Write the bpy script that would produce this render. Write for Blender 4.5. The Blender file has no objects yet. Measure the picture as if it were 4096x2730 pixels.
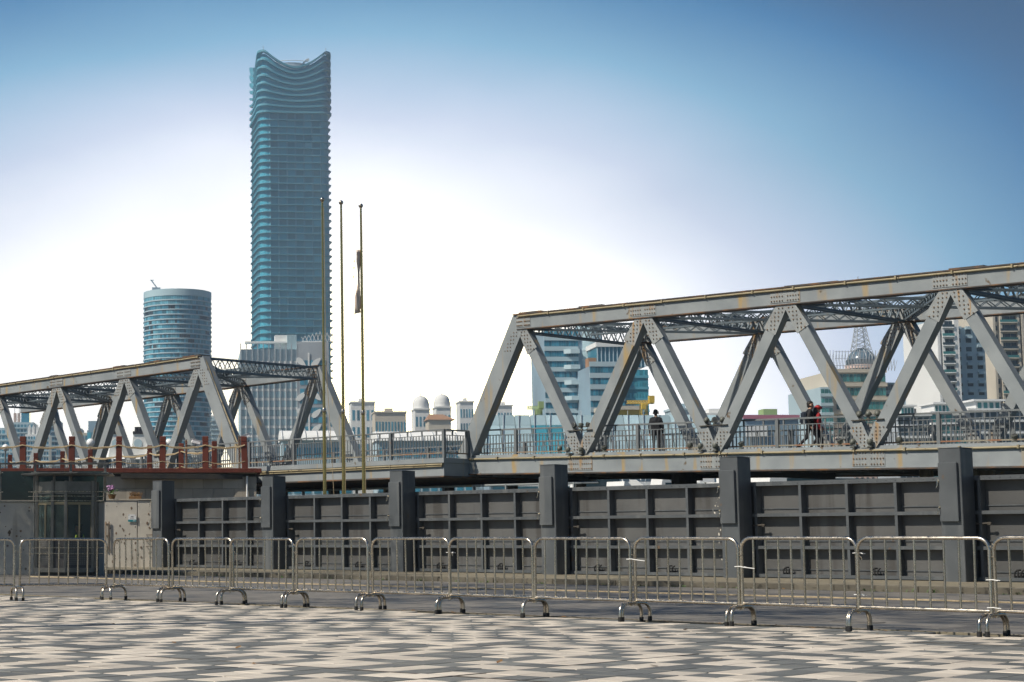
import bpy, math, random
from math import sin, cos, pi, radians, sqrt, atan2
from mathutils import Vector, Matrix, Quaternion

random.seed(7)
SC = bpy.context.scene
COL = SC.collection

# ------------------------------------------------------------------ camera, sky, sun, exposure
# world frame: X runs along the flood wall (right = towards the viewer), Y towards the river, Z up
FPX, CX, CY = 7130.78, 764.37, 1365.0          # focal length and principal point, in 4096 px wide units
PITCH, YAW, EYE = 0.112, 0.8792, 1.10
cam_d = bpy.data.cameras.new('camera')
cam = bpy.data.objects.new('camera', cam_d)
COL.objects.link(cam)
cam.location = (0, 0, EYE)
cam.rotation_euler = (pi / 2 + PITCH, 0, YAW)
cam_d.sensor_width = 36.0
cam_d.lens = FPX / 4096 * 36
cam_d.shift_x = (2048 - CX) / 4096
cam_d.clip_start = 0.1
cam_d.clip_end = 9000
SC.camera = cam

SUN_EL, SUN_AZ = radians(47), radians(17)
S_DIR = Vector((-sin(SUN_AZ) * cos(SUN_EL), -cos(SUN_AZ) * cos(SUN_EL), sin(SUN_EL)))

world = bpy.data.worlds.new('World')
SC.world = world
world.use_nodes = True
wn, wl = world.node_tree.nodes, world.node_tree.links
wn.clear()
w_out = wn.new('ShaderNodeOutputWorld')
sky = wn.new('ShaderNodeTexSky')
sky.sky_type = 'NISHITA'
sky.sun_disc = False
sky.sun_elevation = SUN_EL
sky.sun_rotation = atan2(S_DIR.x, S_DIR.y)
sky.air_density = 1.0
sky.dust_density = 0.3
sky.ozone_density = 4.0
bg1 = wn.new('ShaderNodeBackground'); bg1.inputs['Strength'].default_value = 0.05
whs = wn.new('ShaderNodeHueSaturation'); whs.inputs['Saturation'].default_value = 1.35; wl.new(sky.outputs[0], whs.inputs['Color']); wl.new(whs.outputs[0], bg1.inputs['Color'])
# the bright hazy part of the sky, low over the river between the tower and the bridge
tc = wn.new('ShaderNodeTexCoord')
GAZ = YAW - 0.065
def w_dot(v):
    d = wn.new('ShaderNodeVectorMath'); d.operation = 'DOT_PRODUCT'
    wl.new(tc.outputs['Generated'], d.inputs[0]); d.inputs[1].default_value = v; return d.outputs['Value']
def w_math(op, a, b=None):
    n_ = wn.new('ShaderNodeMath'); n_.operation = op
    for k_, v_ in ((0, a), (1, b)):
        if v_ is None: continue
        if isinstance(v_, (int, float)): n_.inputs[k_].default_value = v_
        else: wl.new(v_, n_.inputs[k_])
    return n_.outputs[0]
def w_range(v, a0, a1, b0, b1):
    m_ = wn.new('ShaderNodeMapRange'); m_.interpolation_type = 'SMOOTHSTEP'; wl.new(v, m_.inputs['Value'])
    for k_, x_ in zip(('From Min','From Max','To Min','To Max'), (a0,a1,b0,b1)): m_.inputs[k_].default_value = x_
    return m_.outputs[0]
sa_ = w_math('DIVIDE', w_dot((cos(GAZ), sin(GAZ), 0)), .42)
se_ = w_math('DIVIDE', w_math('SUBTRACT', w_dot((0, 0, 1)), .05), .255)
sq_ = w_math('SQRT', w_math('ADD', w_math('MULTIPLY', sa_, sa_), w_math('MULTIPLY', se_, se_)))
lob_f = w_math('MULTIPLY', w_range(sq_, .10, 1.30, 1., 0.), w_range(w_dot((-sin(GAZ), cos(GAZ), 0)), -.1, .5, 0., 1.))
wns = wn.new('ShaderNodeTexNoise'); wns.inputs['Scale'].default_value = 3.2; wns.inputs['Detail'].default_value = 4
wmp = wn.new('ShaderNodeMapping'); wmp.inputs['Scale'].default_value = (1.2, 1.2, 3.0)
wl.new(tc.outputs['Generated'], wmp.inputs['Vector']); wl.new(wmp.outputs[0], wns.inputs['Vector'])
wr = wn.new('ShaderNodeMapRange'); wl.new(wns.outputs['Fac'], wr.inputs['Value'])
wr.inputs['From Min'].default_value = 0.35; wr.inputs['From Max'].default_value = 0.75
wr.inputs['To Min'].default_value = 0.92; wr.inputs['To Max'].default_value = 1.08
wm = wn.new('ShaderNodeMath'); wm.operation = 'MULTIPLY'; wm.use_clamp = True
wl.new(lob_f, wm.inputs[0]); wl.new(wr.outputs[0], wm.inputs[1])
bg2 = wn.new('ShaderNodeBackground')
grd = wn.new('ShaderNodeValToRGB'); wl.new(wm.outputs[0], grd.inputs['Fac'])
e = grd.color_ramp.elements
e[0].position = 0.0; e[0].color = (.008, .075, .21, 1)
e[1].position = 1.0; e[1].color = (1.0, .965, .86, 1)
for ps, cl_ in ((.10, (.022, .125, .275, 1)), (.26, (.15, .31, .45, 1)), (.46, (.46, .52, .64, 1)), (.68, (.94, .94, .97, 1))):
    q_ = e.new(ps); q_.color = cl_
wl.new(grd.outputs[0], bg2.inputs['Color'])
bg2.inputs['Strength'].default_value = 1.75
mixw = wn.new('ShaderNodeMixShader')
wl.new(w_range(wm.outputs[0], 0., .12, 0., 1.), mixw.inputs[0]); wl.new(bg1.outputs[0], mixw.inputs[1]); wl.new(bg2.outputs[0], mixw.inputs[2])
# the warm aureole of the glare low over the river
ae, aa = .052, YAW - .113
core = w_range(w_math('ARCCOSINE', w_dot((-sin(aa)*cos(ae), cos(aa)*cos(ae), sin(ae)))), radians(.5), radians(11), 1., 0.)
bg3 = wn.new('ShaderNodeBackground'); bg3.inputs['Color'].default_value = (1.0, .80, .34, 1)
wl.new(w_math('MULTIPLY', w_math('POWER', core, 3.0), 6.0), bg3.inputs['Strength'])
addw = wn.new('ShaderNodeAddShader'); wl.new(mixw.outputs[0], addw.inputs[0]); wl.new(bg3.outputs[0], addw.inputs[1])
wl.new(addw.outputs[0], w_out.inputs['Surface'])

sun_d = bpy.data.lights.new('sun', 'SUN')
sun_d.energy = 5.0
sun_d.angle = radians(0.53)
sun_d.color = (1.0, 0.93, 0.82)
sun = bpy.data.objects.new('sun', sun_d)
COL.objects.link(sun)
sun.location = (-20, -30, 60)
sun.rotation_euler = S_DIR.to_track_quat('Z', 'Y').to_euler()

SC.view_settings.view_transform = 'Standard'
SC.view_settings.look = 'None'
SC.view_settings.exposure = 0.12
SC.view_settings.gamma = 1.0
SC.view_settings.use_curve_mapping = False
SC.cycles.use_denoising = True
SC.cycles.max_bounces = 6
SC.cycles.diffuse_bounces = 3
SC.cycles.glossy_bounces = 3
SC.cycles.transmission_bounces = 4
SC.cycles.transparent_max_bounces = 12
SC.cycles.volume_bounces = 0
SC.cycles.sample_clamp_indirect = 6

# ------------------------------------------------------------------ survey helpers
CP, SP, CYW, SYW = cos(PITCH), sin(PITCH), cos(YAW), sin(YAW)
def ray(px, py):
    a = (px - CX) / FPX; b = -(py - CY) / FPX
    d = CP - b * SP; z = SP + b * CP
    return Vector((a * CYW - d * SYW, a * SYW + d * CYW, z))
def at(px, py, dist):
    """point at forward distance dist (metres) seen at the given survey bearing"""
    r = ray(px, py); f = -r.x * SYW + r.y * CYW
    p = r * (dist / f); p.z += EYE
    return p
def proj(X, Y, Z):
    r = X * CYW + Y * SYW; d = -X * SYW + Y * CYW; z = Z - EYE
    dc = d * CP + z * SP; up = -d * SP + z * CP
    return CX + FPX * r / dc, CY - FPX * up / dc, dc

# ------------------------------------------------------------------ mesh helpers
class MB:
    def __init__(s):
        s.v = []; s.f = []; s.m = []; s.mi = 0
    def add(s, vs, fs):
        n = len(s.v); s.v.extend([tuple(v) for v in vs])
        for f in fs:
            s.f.append(tuple(n + i for i in f)); s.m.append(s.mi)
        return s
    def box(s, x0, x1, y0, y1, z0, z1):
        return s.add([(x0,y0,z0),(x1,y0,z0),(x1,y1,z0),(x0,y1,z0),(x0,y0,z1),(x1,y0,z1),(x1,y1,z1),(x0,y1,z1)],
                     [(0,3,2,1),(4,5,6,7),(0,1,5,4),(1,2,6,5),(2,3,7,6),(3,0,4,7)])
    def cbox(s, x0, x1, y0, y1, z0, z1, c):
        """box with chamfered upright and top edges"""
        o = [(x0+c,y0),(x1-c,y0),(x1,y0+c),(x1,y1-c),(x1-c,y1),(x0+c,y1),(x0,y1-c),(x0,y0+c)]
        cx, cy = (x0+x1)/2, (y0+y1)/2
        i = [(cx+(x-cx)*(1-2*c/(x1-x0)), cy+(y-cy)*(1-2*c/(y1-y0))) for x, y in o]
        vs = [(x,y,z0) for x,y in o] + [(x,y,z1-c) for x,y in o] + [(x,y,z1) for x,y in i]
        fs = [tuple(range(7,-1,-1)), tuple(range(16,24))]
        for k in range(8):
            j = (k+1) % 8
            fs += [(k,j,8+j,8+k),(8+k,8+j,16+j,16+k)]
        return s.add(vs, fs)
    def bar(s, p, q, w, h, up=(0,0,1)):
        p = Vector(p); q = Vector(q); d = (q-p).normalized(); up = Vector(up)
        sd = d.cross(up)
        if sd.length < 1e-4: sd = d.cross(Vector((1,0,0)))
        sd.normalize(); u2 = sd.cross(d).normalized()
        a = sd*(w/2); b = u2*(h/2)
        return s.add([p-a-b,p+a-b,p+a+b,p-a+b,q-a-b,q+a-b,q+a+b,q-a+b],
                     [(0,1,2,3),(7,6,5,4),(0,4,5,1),(1,5,6,2),(2,6,7,3),(3,7,4,0)])
    def tube(s, pts, r, n=8, closed=False, caps=True):
        pts = [Vector(p) for p in pts]; m = len(pts)
        rs = r if isinstance(r, (list, tuple)) else [r]*m
        t0 = (pts[1]-pts[0]).normalized()
        ref = Vector((0,0,1)) if abs(t0.z) < .9 else Vector((1,0,0))
        nrm = (ref - t0*ref.dot(t0)).normalized()
        base = len(s.v); vs = []; fs = []; prev = t0
        for i in range(m):
            if closed: t = (pts[(i+1)%m]-pts[i-1]).normalized()
            elif i == 0: t = t0
            elif i == m-1: t = (pts[-1]-pts[-2]).normalized()
            else:
                t = ((pts[i+1]-pts[i]).normalized()+(pts[i]-pts[i-1]).normalized())
                t = t.normalized() if t.length > 1e-6 else prev
            nrm = (nrm - t*nrm.dot(t)).normalized(); prev = t
            bn = t.cross(nrm)
            for k in range(n):
                a = 2*pi*k/n
                vs.append(pts[i] + (nrm*cos(a)+bn*sin(a))*rs[i])
        segs = m if closed else m-1
        for i in range(segs):
            j = (i+1) % m
            for k in range(n):
                l = (k+1) % n
                fs.append((i*n+k, i*n+l, j*n+l, j*n+k))
        if caps and not closed:
            fs.append(tuple(range(n-1,-1,-1))); fs.append(tuple((m-1)*n+k for k in range(n)))
        return s.add(vs, fs)
    def lathe(s, prof, n=16, c=(0,0,0), axis='z'):
        vs = []; fs = []
        for r, z in prof:
            for k in range(n):
                a = 2*pi*k/n
                if axis == 'z': vs.append((c[0]+r*cos(a), c[1]+r*sin(a), c[2]+z))
                else: vs.append((c[0]+r*cos(a), c[1]+z, c[2]-r*sin(a)))
        for i in range(len(prof)-1):
            for k in range(n):
                l = (k+1) % n
                fs.append((i*n+k, i*n+l, (i+1)*n+l, (i+1)*n+k))
        fs.append(tuple(range(n-1,-1,-1))); fs.append(tuple((len(prof)-1)*n+k for k in range(n)))
        return s.add(vs, fs)
    def ball(s, c, r, nu=12, nv=8, sc=(1,1,1)):
        prof = [(max(r*sin(pi*i/nv), r*.01), -r*cos(pi*i/nv)) for i in range(nv+1)]
        n0 = len(s.v); s.lathe(prof, nu)
        for i in range(n0, len(s.v)):
            v = s.v[i]; s.v[i] = (c[0]+v[0]*sc[0], c[1]+v[1]*sc[1], c[2]+v[2]*sc[2])
        return s
    def prism(s, poly, z0, z1):
        n = len(poly)
        vs = [(x,y,z0) for x,y in poly] + [(x,y,z1) for x,y in poly]
        return s.add(vs, [tuple(range(n-1,-1,-1)), tuple(range(n,2*n))] + [(k,(k+1)%n,n+(k+1)%n,n+k) for k in range(n)])
    def prism_y(s, poly, y0, y1):
        """poly in (x, z), counter-clockwise seen from -y, front face at y0"""
        n = len(poly)
        vs = [(x,y0,z) for x,z in poly] + [(x,y1,z) for x,z in poly]
        return s.add(vs, [tuple(range(n)), tuple(range(2*n-1,n-1,-1))] + [(k,n+k,n+(k+1)%n,(k+1)%n) for k in range(n)])
    def quad(s, a, b, c, d): return s.add([a,b,c,d], [(0,1,2,3)])
    def xf(s, M, start=0):
        for i in range(start, len(s.v)): s.v[i] = tuple(M @ Vector(s.v[i]))
        return s
    def mesh(s, name, mats, smooth=False):
        me = bpy.data.meshes.new(name)
        me.from_pydata(s.v, [], s.f)
        for m in (mats if isinstance(mats, (list, tuple)) else [mats]): me.materials.append(m)
        if any(s.m): me.polygons.foreach_set('material_index', s.m)
        if smooth:
            me.polygons.foreach_set('use_smooth', [True]*len(s.f))
            me.update()
            try: me.set_sharp_from_angle(angle=radians(50))
            except Exception: pass
        me.update()
        return me

def tag(o, label, cat, group=None, kind=None):
    if label: o['label'] = label
    if cat: o['category'] = cat
    if group: o['group'] = group
    if kind: o['kind'] = kind
    return o
def obj(name, me, parent=None, loc=None, rot=None, scale=None):
    o = bpy.data.objects.new(name, me); COL.objects.link(o)
    if parent: o.parent = parent
    if loc is not None: o.location = loc
    if rot is not None: o.rotation_euler = rot
    if scale is not None: o.scale = scale
    return o
def part(name, mb, mats, parent, smooth=False, label=None, kind=None):
    o = obj(name, mb.mesh(name, mats, smooth), parent)
    if label: o['label'] = label
    if kind: o['kind'] = kind
    return o
def thing(name, label, cat, loc=(0,0,0), rotz=0, group=None, rot=None):
    o = bpy.data.objects.new(name, None); COL.objects.link(o)
    o.empty_display_size = 0.3
    o.location = loc; o.rotation_euler = rot if rot else (0,0,rotz)
    return tag(o, label, cat, group)
def struct(name, mb, mats, smooth=False):
    o = obj(name, mb.mesh(name, mats, smooth)); o['kind'] = 'structure'; return o
def solo(name, mb, mats, label, cat, group=None, smooth=False, loc=None, rotz=None, kind=None):
    o = obj(name, mb.mesh(name, mats, smooth), None, loc, None if rotz is None else (0,0,rotz))
    return tag(o, label, cat, group, kind)
ORD = ['first','second','third','fourth','fifth','sixth','seventh','eighth','ninth','tenth','eleventh','twelfth','thirteenth','fourteenth','fifteenth','sixteenth']

# ------------------------------------------------------------------ materials
def mat(name, col, rough=.6, metal=0., col2=None, nscale=3., nlo=.35, nhi=.7, stretch=(1,1,1), bump=0., bscale=60.,
        spec=.5, streak=None, rnd=0., island=False, alpha=None, emit=None, spots=None, coat=0., rvar=0.):
    m = bpy.data.materials.new(name); m.use_nodes = True
    nt = m.node_tree; N, L = nt.nodes, nt.links
    b = N['Principled BSDF']
    b.inputs['Roughness'].default_value = rough
    b.inputs['Metallic'].default_value = metal
    b.inputs['Specular IOR Level'].default_value = spec
    if coat: b.inputs['Coat Weight'].default_value = coat
    geo = N.new('ShaderNodeNewGeometry')
    def noise(scale, st=(1,1,1), detail=5.):
        mp = N.new('ShaderNodeMapping'); mp.inputs['Scale'].default_value = st
        L.new(geo.outputs['Position'], mp.inputs['Vector'])
        n = N.new('ShaderNodeTexNoise'); n.inputs['Scale'].default_value = scale; n.inputs['Detail'].default_value = detail
        L.new(mp.outputs[0], n.inputs['Vector']); return n
    def ramp(src, lo, hi, a=0., c=1.):
        r = N.new('ShaderNodeMapRange'); L.new(src, r.inputs['Value'])
        r.inputs['From Min'].default_value = lo; r.inputs['From Max'].default_value = hi
        r.inputs['To Min'].default_value = a; r.inputs['To Max'].default_value = c
        return r.outputs[0]
    def mix(fac, a, c):
        x = N.new('ShaderNodeMix'); x.data_type = 'RGBA'
        L.new(fac, x.inputs['Factor'])
        for sock, v in ((x.inputs[6], a), (x.inputs[7], c)):
            if isinstance(v, tuple): sock.default_value = (*v, 1) if len(v) == 3 else v
            else: L.new(v, sock)
        return x.outputs[2]
    cur = col
    if col2: cur = mix(ramp(noise(nscale, stretch).outputs['Fac'], nlo, nhi), col, col2)
    if rnd:
        oi = N.new('ShaderNodeObjectInfo'); src = oi.outputs['Random']
        if island:
            ad = N.new('ShaderNodeMath'); ad.operation = 'ADD'; L.new(src, ad.inputs[0]); L.new(geo.outputs['Random Per Island'], ad.inputs[1])
            fr = N.new('ShaderNodeMath'); fr.operation = 'FRACT'; L.new(ad.outputs[0], fr.inputs[0]); src = fr.outputs[0]
        hs = N.new('ShaderNodeHueSaturation')
        L.new(ramp(src, 0, 1, 1-rnd, 1+rnd), hs.inputs['Value'])
        if isinstance(cur, tuple): hs.inputs['Color'].default_value = (*cur, 1)
        else: L.new(cur, hs.inputs['Color'])
        cur = hs.outputs[0]
    if streak:     # (colour, amount, scale, threshold)
        sc, am, ss, th = streak
        cur = mix(ramp(noise(ss, (1,1,.10), 3.).outputs['Fac'], th, th+.12, 0, am), cur, sc)
    if spots:      # (colour, scale, threshold)
        cur = mix(ramp(noise(spots[1], (1,1,.8), 2.).outputs['Fac'], spots[2], spots[2]+.05), cur, spots[0])
    if isinstance(cur, tuple): b.inputs['Base Color'].default_value = (*cur, 1)
    else: L.new(cur, b.inputs['Base Color'])
    if rvar: L.new(ramp(noise(nscale*2.3).outputs['Fac'], .3, .7, rough-rvar, rough+rvar), b.inputs['Roughness'])
    if bump:
        bp = N.new('ShaderNodeBump'); bp.inputs['Strength'].default_value = bump; bp.inputs['Distance'].default_value = .02
        L.new(noise(bscale).outputs['Fac'], bp.inputs['Height']); L.new(bp.outputs[0], b.inputs['Normal'])
    if alpha is not None: b.inputs['Alpha'].default_value = alpha
    if emit: b.inputs['Emission Color'].default_value = (*emit[0], 1); b.inputs['Emission Strength'].default_value = emit[1]
    return m

M = {}
M['tile_light'] = mat('tile_light', (.65,.575,.47), .55, col2=(.48,.42,.34), nscale=.9, rnd=.15, island=True, bump=.25, bscale=140, spots=((.30,.26,.21),9,.72))
M['tile_dark'] = mat('tile_dark', (.165,.162,.142), .5, col2=(.115,.114,.10), nscale=1.1, rnd=.22, island=True, bump=.25, bscale=140, spots=((.27,.26,.22),8,.72))
M['slab'] = mat('slab', (.20,.18,.15), .6, col2=(.14,.128,.11), nscale=2.2, rnd=.16, island=True, bump=.25, bscale=90, spots=((.10,.095,.085),3.5,.66))
M['slab_dark'] = mat('slab_dark', (.105,.105,.10), .6, col2=(.08,.08,.075), nscale=3, rnd=.15, island=True, bump=.2, bscale=90)
M['joint'] = mat('joint', (.085,.075,.06), .9, col2=(.05,.045,.04), nscale=6)
M['concrete'] = mat('concrete', (.45,.41,.33), .85, col2=(.33,.30,.24), nscale=1.6, bump=.3, bscale=25, streak=((.20,.16,.11),.6,2.2,.56))
M['old_concrete'] = mat('old_concrete', (.62,.57,.48), .88, col2=(.47,.44,.38), nscale=1.3, bump=.16, bscale=14, spots=((.10,.07,.045),3.2,.70), streak=((.22,.17,.12),.55,2.6,.58))
M['kerb_stone'] = mat('kerb_stone', (.135,.118,.085), .85, col2=(.09,.08,.06), nscale=3, bump=.3, bscale=40, rnd=.2, spots=((.04,.035,.025),5,.62))
M['kerb'] = mat('kerb', (.25,.215,.145), .85, col2=(.17,.145,.10), nscale=2.5, bump=.3, bscale=40, rnd=.12, spots=((.08,.07,.05),5,.68))
M['gate_grey'] = mat('gate_grey', (.095,.103,.107), .42, col2=(.072,.079,.083), nscale=1.2, streak=((.135,.14,.138),.75,3.0,.55), spots=((.13,.085,.05),2.6,.71), spec=.5, rvar=.12, bump=.06, bscale=6)
M['gate_plate'] = mat('gate_plate', (.105,.104,.099), .5, col2=(.080,.080,.077), nscale=1.0, rnd=.16, streak=((.055,.05,.044),.8,2.4,.53), spots=((.42,.39,.33),14,.755), bump=.1, bscale=5)
M['bridge_grey'] = mat('bridge_grey', (.285,.305,.305), .48, col2=(.215,.235,.24), nscale=.9, streak=((.40,.27,.10),.85,2.2,.60), spots=((.13,.095,.06),2.6,.69), bump=.08, bscale=8, rvar=.1)
M['bridge_web'] = mat('bridge_web', (.13,.165,.185), .5, col2=(.10,.125,.14), nscale=2, streak=((.2,.13,.06),.5,4,.64))
M['gusset'] = mat('gusset', (.31,.325,.315), .48, col2=(.24,.25,.245), nscale=2.5, streak=((.36,.20,.06),.85,4.5,.58), spots=((.30,.15,.04),6,.70))
M['rivet'] = mat('rivet', (.16,.15,.13), .55, col2=(.22,.12,.05), nscale=6)
M['rust_flange'] = mat('rust_flange', (.065,.055,.048), .75, col2=(.17,.085,.035), nscale=1.6, nlo=.48, nhi=.64)
M['conduit'] = mat('conduit', (.34,.28,.165), .55, col2=(.25,.20,.11), nscale=2.5, spots=((.10,.07,.04),5,.66))
M['rail_paint'] = mat('rail_paint', (.17,.18,.18), .45, col2=(.14,.15,.15), nscale=3, spots=((.24,.11,.05),5,.70))
M['rail_rust'] = mat('rail_rust', (.25,.22,.16), .6, col2=(.26,.12,.06), nscale=2.2, nlo=.48, nhi=.6)
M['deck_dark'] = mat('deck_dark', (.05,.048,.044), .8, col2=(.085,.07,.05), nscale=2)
M['deck_floor'] = mat('deck_floor', (.17,.16,.15), .85, col2=(.13,.12,.11), nscale=3)
M['steel'] = mat('steel', (.58,.52,.43), .27, 1., col2=(.44,.385,.31), nscale=6, stretch=(1,1,.3), rvar=.09, spots=((.30,.25,.19),6,.72), rnd=.08)
M['rubber'] = mat('rubber', (.012,.012,.012), .7)
M['tie'] = mat('tie', (.78,.77,.73), .4)
M['timber'] = mat('timber', (.155,.036,.018), .5, col2=(.105,.024,.012), nscale=4, stretch=(1,1,.15), rnd=.1, bump=.15, bscale=30)
M['rope'] = mat('rope', (.46,.36,.22), .9, col2=(.30,.23,.13), nscale=20)
M['stone'] = mat('stone', (.42,.37,.30), .85, col2=(.35,.31,.25), nscale=1.8, rnd=.12, bump=.25, bscale=30, streak=((.22,.19,.15),.5,1.8,.58))
M['dark_glass'] = mat('dark_glass', (.025,.05,.05), .12, spec=.6, col2=(.035,.065,.062), nscale=.8, alpha=.93)
M['clear_glass'] = mat('clear_glass', (.12,.20,.19), .05, spec=.5, alpha=.17)
M['booth_metal'] = mat('booth_metal', (.23,.215,.19), .38, .75, col2=(.17,.16,.14), nscale=4, rvar=.08)
M['booth_dark'] = mat('booth_dark', (.075,.07,.064), .55)
M['booth_frame'] = mat('booth_frame', (.33,.27,.17), .4, .6)
M['white'] = mat('white', (.78,.78,.76), .45, col2=(.70,.70,.68), nscale=2)
M['lamp_white'] = mat('lamp_white', (.86,.86,.84), .3)
M['flood'] = mat('flood', (.12,.125,.10), .5, col2=(.085,.085,.07), nscale=8, rnd=.15)
M['flood_glass'] = mat('flood_glass', (.05,.05,.045), .15, spec=.6)
M['teal_print'] = mat('teal_print', (.02,.22,.25), .5)
M['grey_print'] = mat('grey_print', (.16,.16,.16), .6)
M['leaf'] = mat('leaf', (.05,.11,.02), .55, col2=(.09,.15,.03), nscale=4, rnd=.2, island=True)
M['dry'] = mat('dry', (.16,.08,.03), .8, col2=(.26,.15,.05), nscale=8)
M['petal'] = mat('petal', (.55,.22,.50), .5, col2=(.68,.42,.62), nscale=12)
M['bark'] = mat('bark', (.13,.10,.075), .9, col2=(.08,.06,.045), nscale=5, stretch=(1,1,.3))
M['pole_gold'] = mat('pole_gold', (.60,.45,.19), .26, 1., col2=(.50,.36,.14), nscale=2)
M['flag'] = mat('flag', (.80,.68,.58), .7, col2=(.72,.58,.48), nscale=3)  # pale tone is the glare's bleaching put into the cloth colour
M['flag_star'] = mat('flag_star', (.80,.60,.06), .6)
M['boat_white'] = mat('boat_white', (.80,.79,.75), .35, col2=(.72,.71,.67), nscale=.8)
M['boat_glass'] = mat('boat_glass', (.02,.045,.06), .15)
M['corrugated'] = mat('corrugated', (.50,.45,.36), .7, col2=(.40,.35,.27), nscale=2, streak=((.28,.16,.07),.6,4,.6))
M['red_cloth'] = mat('red_cloth', (.45,.03,.03), .7)

# ------------------------------------------------------------------ ground and water
struct('river', MB().box(-1650, 380, 45.5, 1450, -2.6, -2.0), mat('water', (.06,.09,.09), .12, col2=(.09,.12,.11), nscale=.15, bump=.5, bscale=.8, spec=.5))
struct('quay_ground', MB().prism([(-160,-70),(70,-70),(70,46),(-52,46),(-58,54),(-160,54)], -2.59, -.035), M['joint'])
FAR0 = at(-2600, 2165, 470); FAR1 = at(6500, 2165, 470)
def far_pt(px, d, z=0.):
    p = at(px, 2165, d); return (p.x, p.y)
fb = MB().prism([far_pt(-1200,470), far_pt(4700,470), far_pt(4300,1340), far_pt(-900,1340)], -2.59, 2.0)
struct('far_bank', fb, mat('far_bank_ground', (.22,.22,.19), .9, col2=(.14,.16,.11), nscale=.05))

# ------------------------------------------------------------------ paving
pave = struct('plaza_pavement', MB().box(-48.5, 8, -25, 37.02, -.034, -.012), M['joint'])
def tile_mb(w, h, t=.012, c=.006):
    a, b = w/2, h/2
    return MB().add([(-a,-b,-.012),(a,-b,-.012),(a,b,-.012),(-a,b,-.012),(-a,-b,t-c),(a,-b,t-c),(a,b,t-c),(-a,b,t-c),
                     (-a+c,-b+c,t),(a-c,-b+c,t),(a-c,b-c,t),(-a+c,b-c,t)],
                    [(0,1,5,4),(1,2,6,5),(2,3,7,6),(3,0,4,7),(4,5,9,8),(5,6,10,9),(6,7,11,10),(7,4,8,11),(8,9,10,11)])
TX, TY, TROT = .325, .445, radians(6)
tc_, ts_ = cos(TROT), sin(TROT)
rt = random.Random(21)
def dark_tile(i, j):
    sh = random.Random(j//2*613+5).randint(0,3) + (j % 2)
    base = (i + sh + (i//4) % 2) % 2 == 0
    h = random.Random(i*7919 + j*104729)
    q = h.random()
    return base if q > .11 else (not base)
tiles = []
for j in range(-20, 66):
    for i in range(-150, 24):
        x_, y_ = (i+.5)*TX, (j+.5)*TY
        X = x_*tc_-y_*ts_; Y = x_*ts_+y_*tc_
        if Y > 20.55 or Y < -22: continue
        px, py, dc = proj(X, Y, 0)
        if dc < 6 or dc > 45 or px < -1300 or px > 5600 or py > 3500: continue
        infr = (-60 < px < 4150) and py < 2760
        tiles.append((0 if infr else 1, dc, X, Y, dark_tile(i, j)))
tiles.sort()
mt = tile_mb(TX-.011, TY-.011)
me_l = mt.mesh('paving_tile', M['tile_light']); me_d = mt.mesh('paving_tile_dark', M['tile_dark'])
rest = MB()
for k, (q, dc, X, Y, dk) in enumerate(tiles):
    dz = rt.uniform(-.003, .003); tx = rt.uniform(-.007, .007); ty = rt.uniform(-.007, .007)
    if k < 300:
        obj('paving_tile', me_d if dk else me_l, pave, (X, Y, dz), (tx, ty, TROT+rt.choice((0, pi))))
    else:
        n0 = len(rest.v); rest.mi = 1 if dk else 0
        rest.add(mt.v, mt.f)
        for i in range(n0, len(rest.v)):
            v = rest.v[i]; rest.v[i] = (v[0]*tc_-v[1]*ts_+X, v[0]*ts_+v[1]*tc_+Y, v[2]+dz+v[0]*ty-v[1]*tx)
rest.mi = 0
part('paving_tiles', rest, [M['tile_light'], M['tile_dark']], pave, kind='stuff')
# dark sealed movement joints lying in two of the tile joints
for x0_, y0_, x1_, y1_ in ((-60*TX, 27*TY, 10*TX, 27*TY), (-27*TX, -4*TY, -27*TX, 46*TY), (-62*TX, 27*TY, -62*TX, 46*TY), (-50*TX, 44*TY, 4*TX, 44*TY)):
    a_ = (x0_*tc_-y0_*ts_, x0_*ts_+y0_*tc_); b_ = (x1_*tc_-y1_*ts_, x1_*ts_+y1_*tc_)
    part('movement_joint', MB().bar((*a_, .009), (*b_, .009), .016, .012), M['joint'], pave)
# darker carriageway slabs between the barriers and the raised pavement
slabs = []
SW = .62
me_s = tile_mb(SW-.012, SW-.012).mesh('road_slab', M['slab']); me_sd = tile_mb(SW-.012, SW-.012).mesh('road_slab_dark', M['slab_dark'])
road = struct('service_road', MB().box(-95, 8, 21.05, 37.01, -.033, -.0125), M['joint'])
pave.data = MB().box(-48.5, 8, -25, 21.04, -.034, -.012).mesh('plaza_pavement', M['joint'])
st = tile_mb(SW-.012, SW-.012); rest2 = MB()
for j in range(25):
    for i in range(-110, 2):
        X = i*SW; Y = 21.4 + j*SW
        if Y > 36.75: continue
        px, py, dc = proj(X, Y, 0)
        if dc < 6 or px < -1500 or px > 6200: continue
        infr = -60 < px < 4150
        h = random.Random(i*31+j*977); dk = h.random() < (.24 if (i+j) % 2 else .04)
        slabs.append((0 if infr else 1, dc, X, Y, dk))
slabs.sort()
for k, (q, dc, X, Y, dk) in enumerate(slabs):
    if k < 300: obj('road_slab', me_sd if dk else me_s, road, (X, Y, rt.uniform(-.002,.002)), (rt.uniform(-.003,.003), rt.uniform(-.003,.003), 0))
    else:
        n0 = len(rest2.v); rest2.mi = 1 if dk else 0; rest2.add(st.v, st.f)
        for i in range(n0, len(rest2.v)):
            v = rest2.v[i]; rest2.v[i] = (v[0]+X, v[1]+Y, v[2])
part('road_slabs', rest2, [M['slab'], M['slab_dark']], road, kind='stuff')
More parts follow.
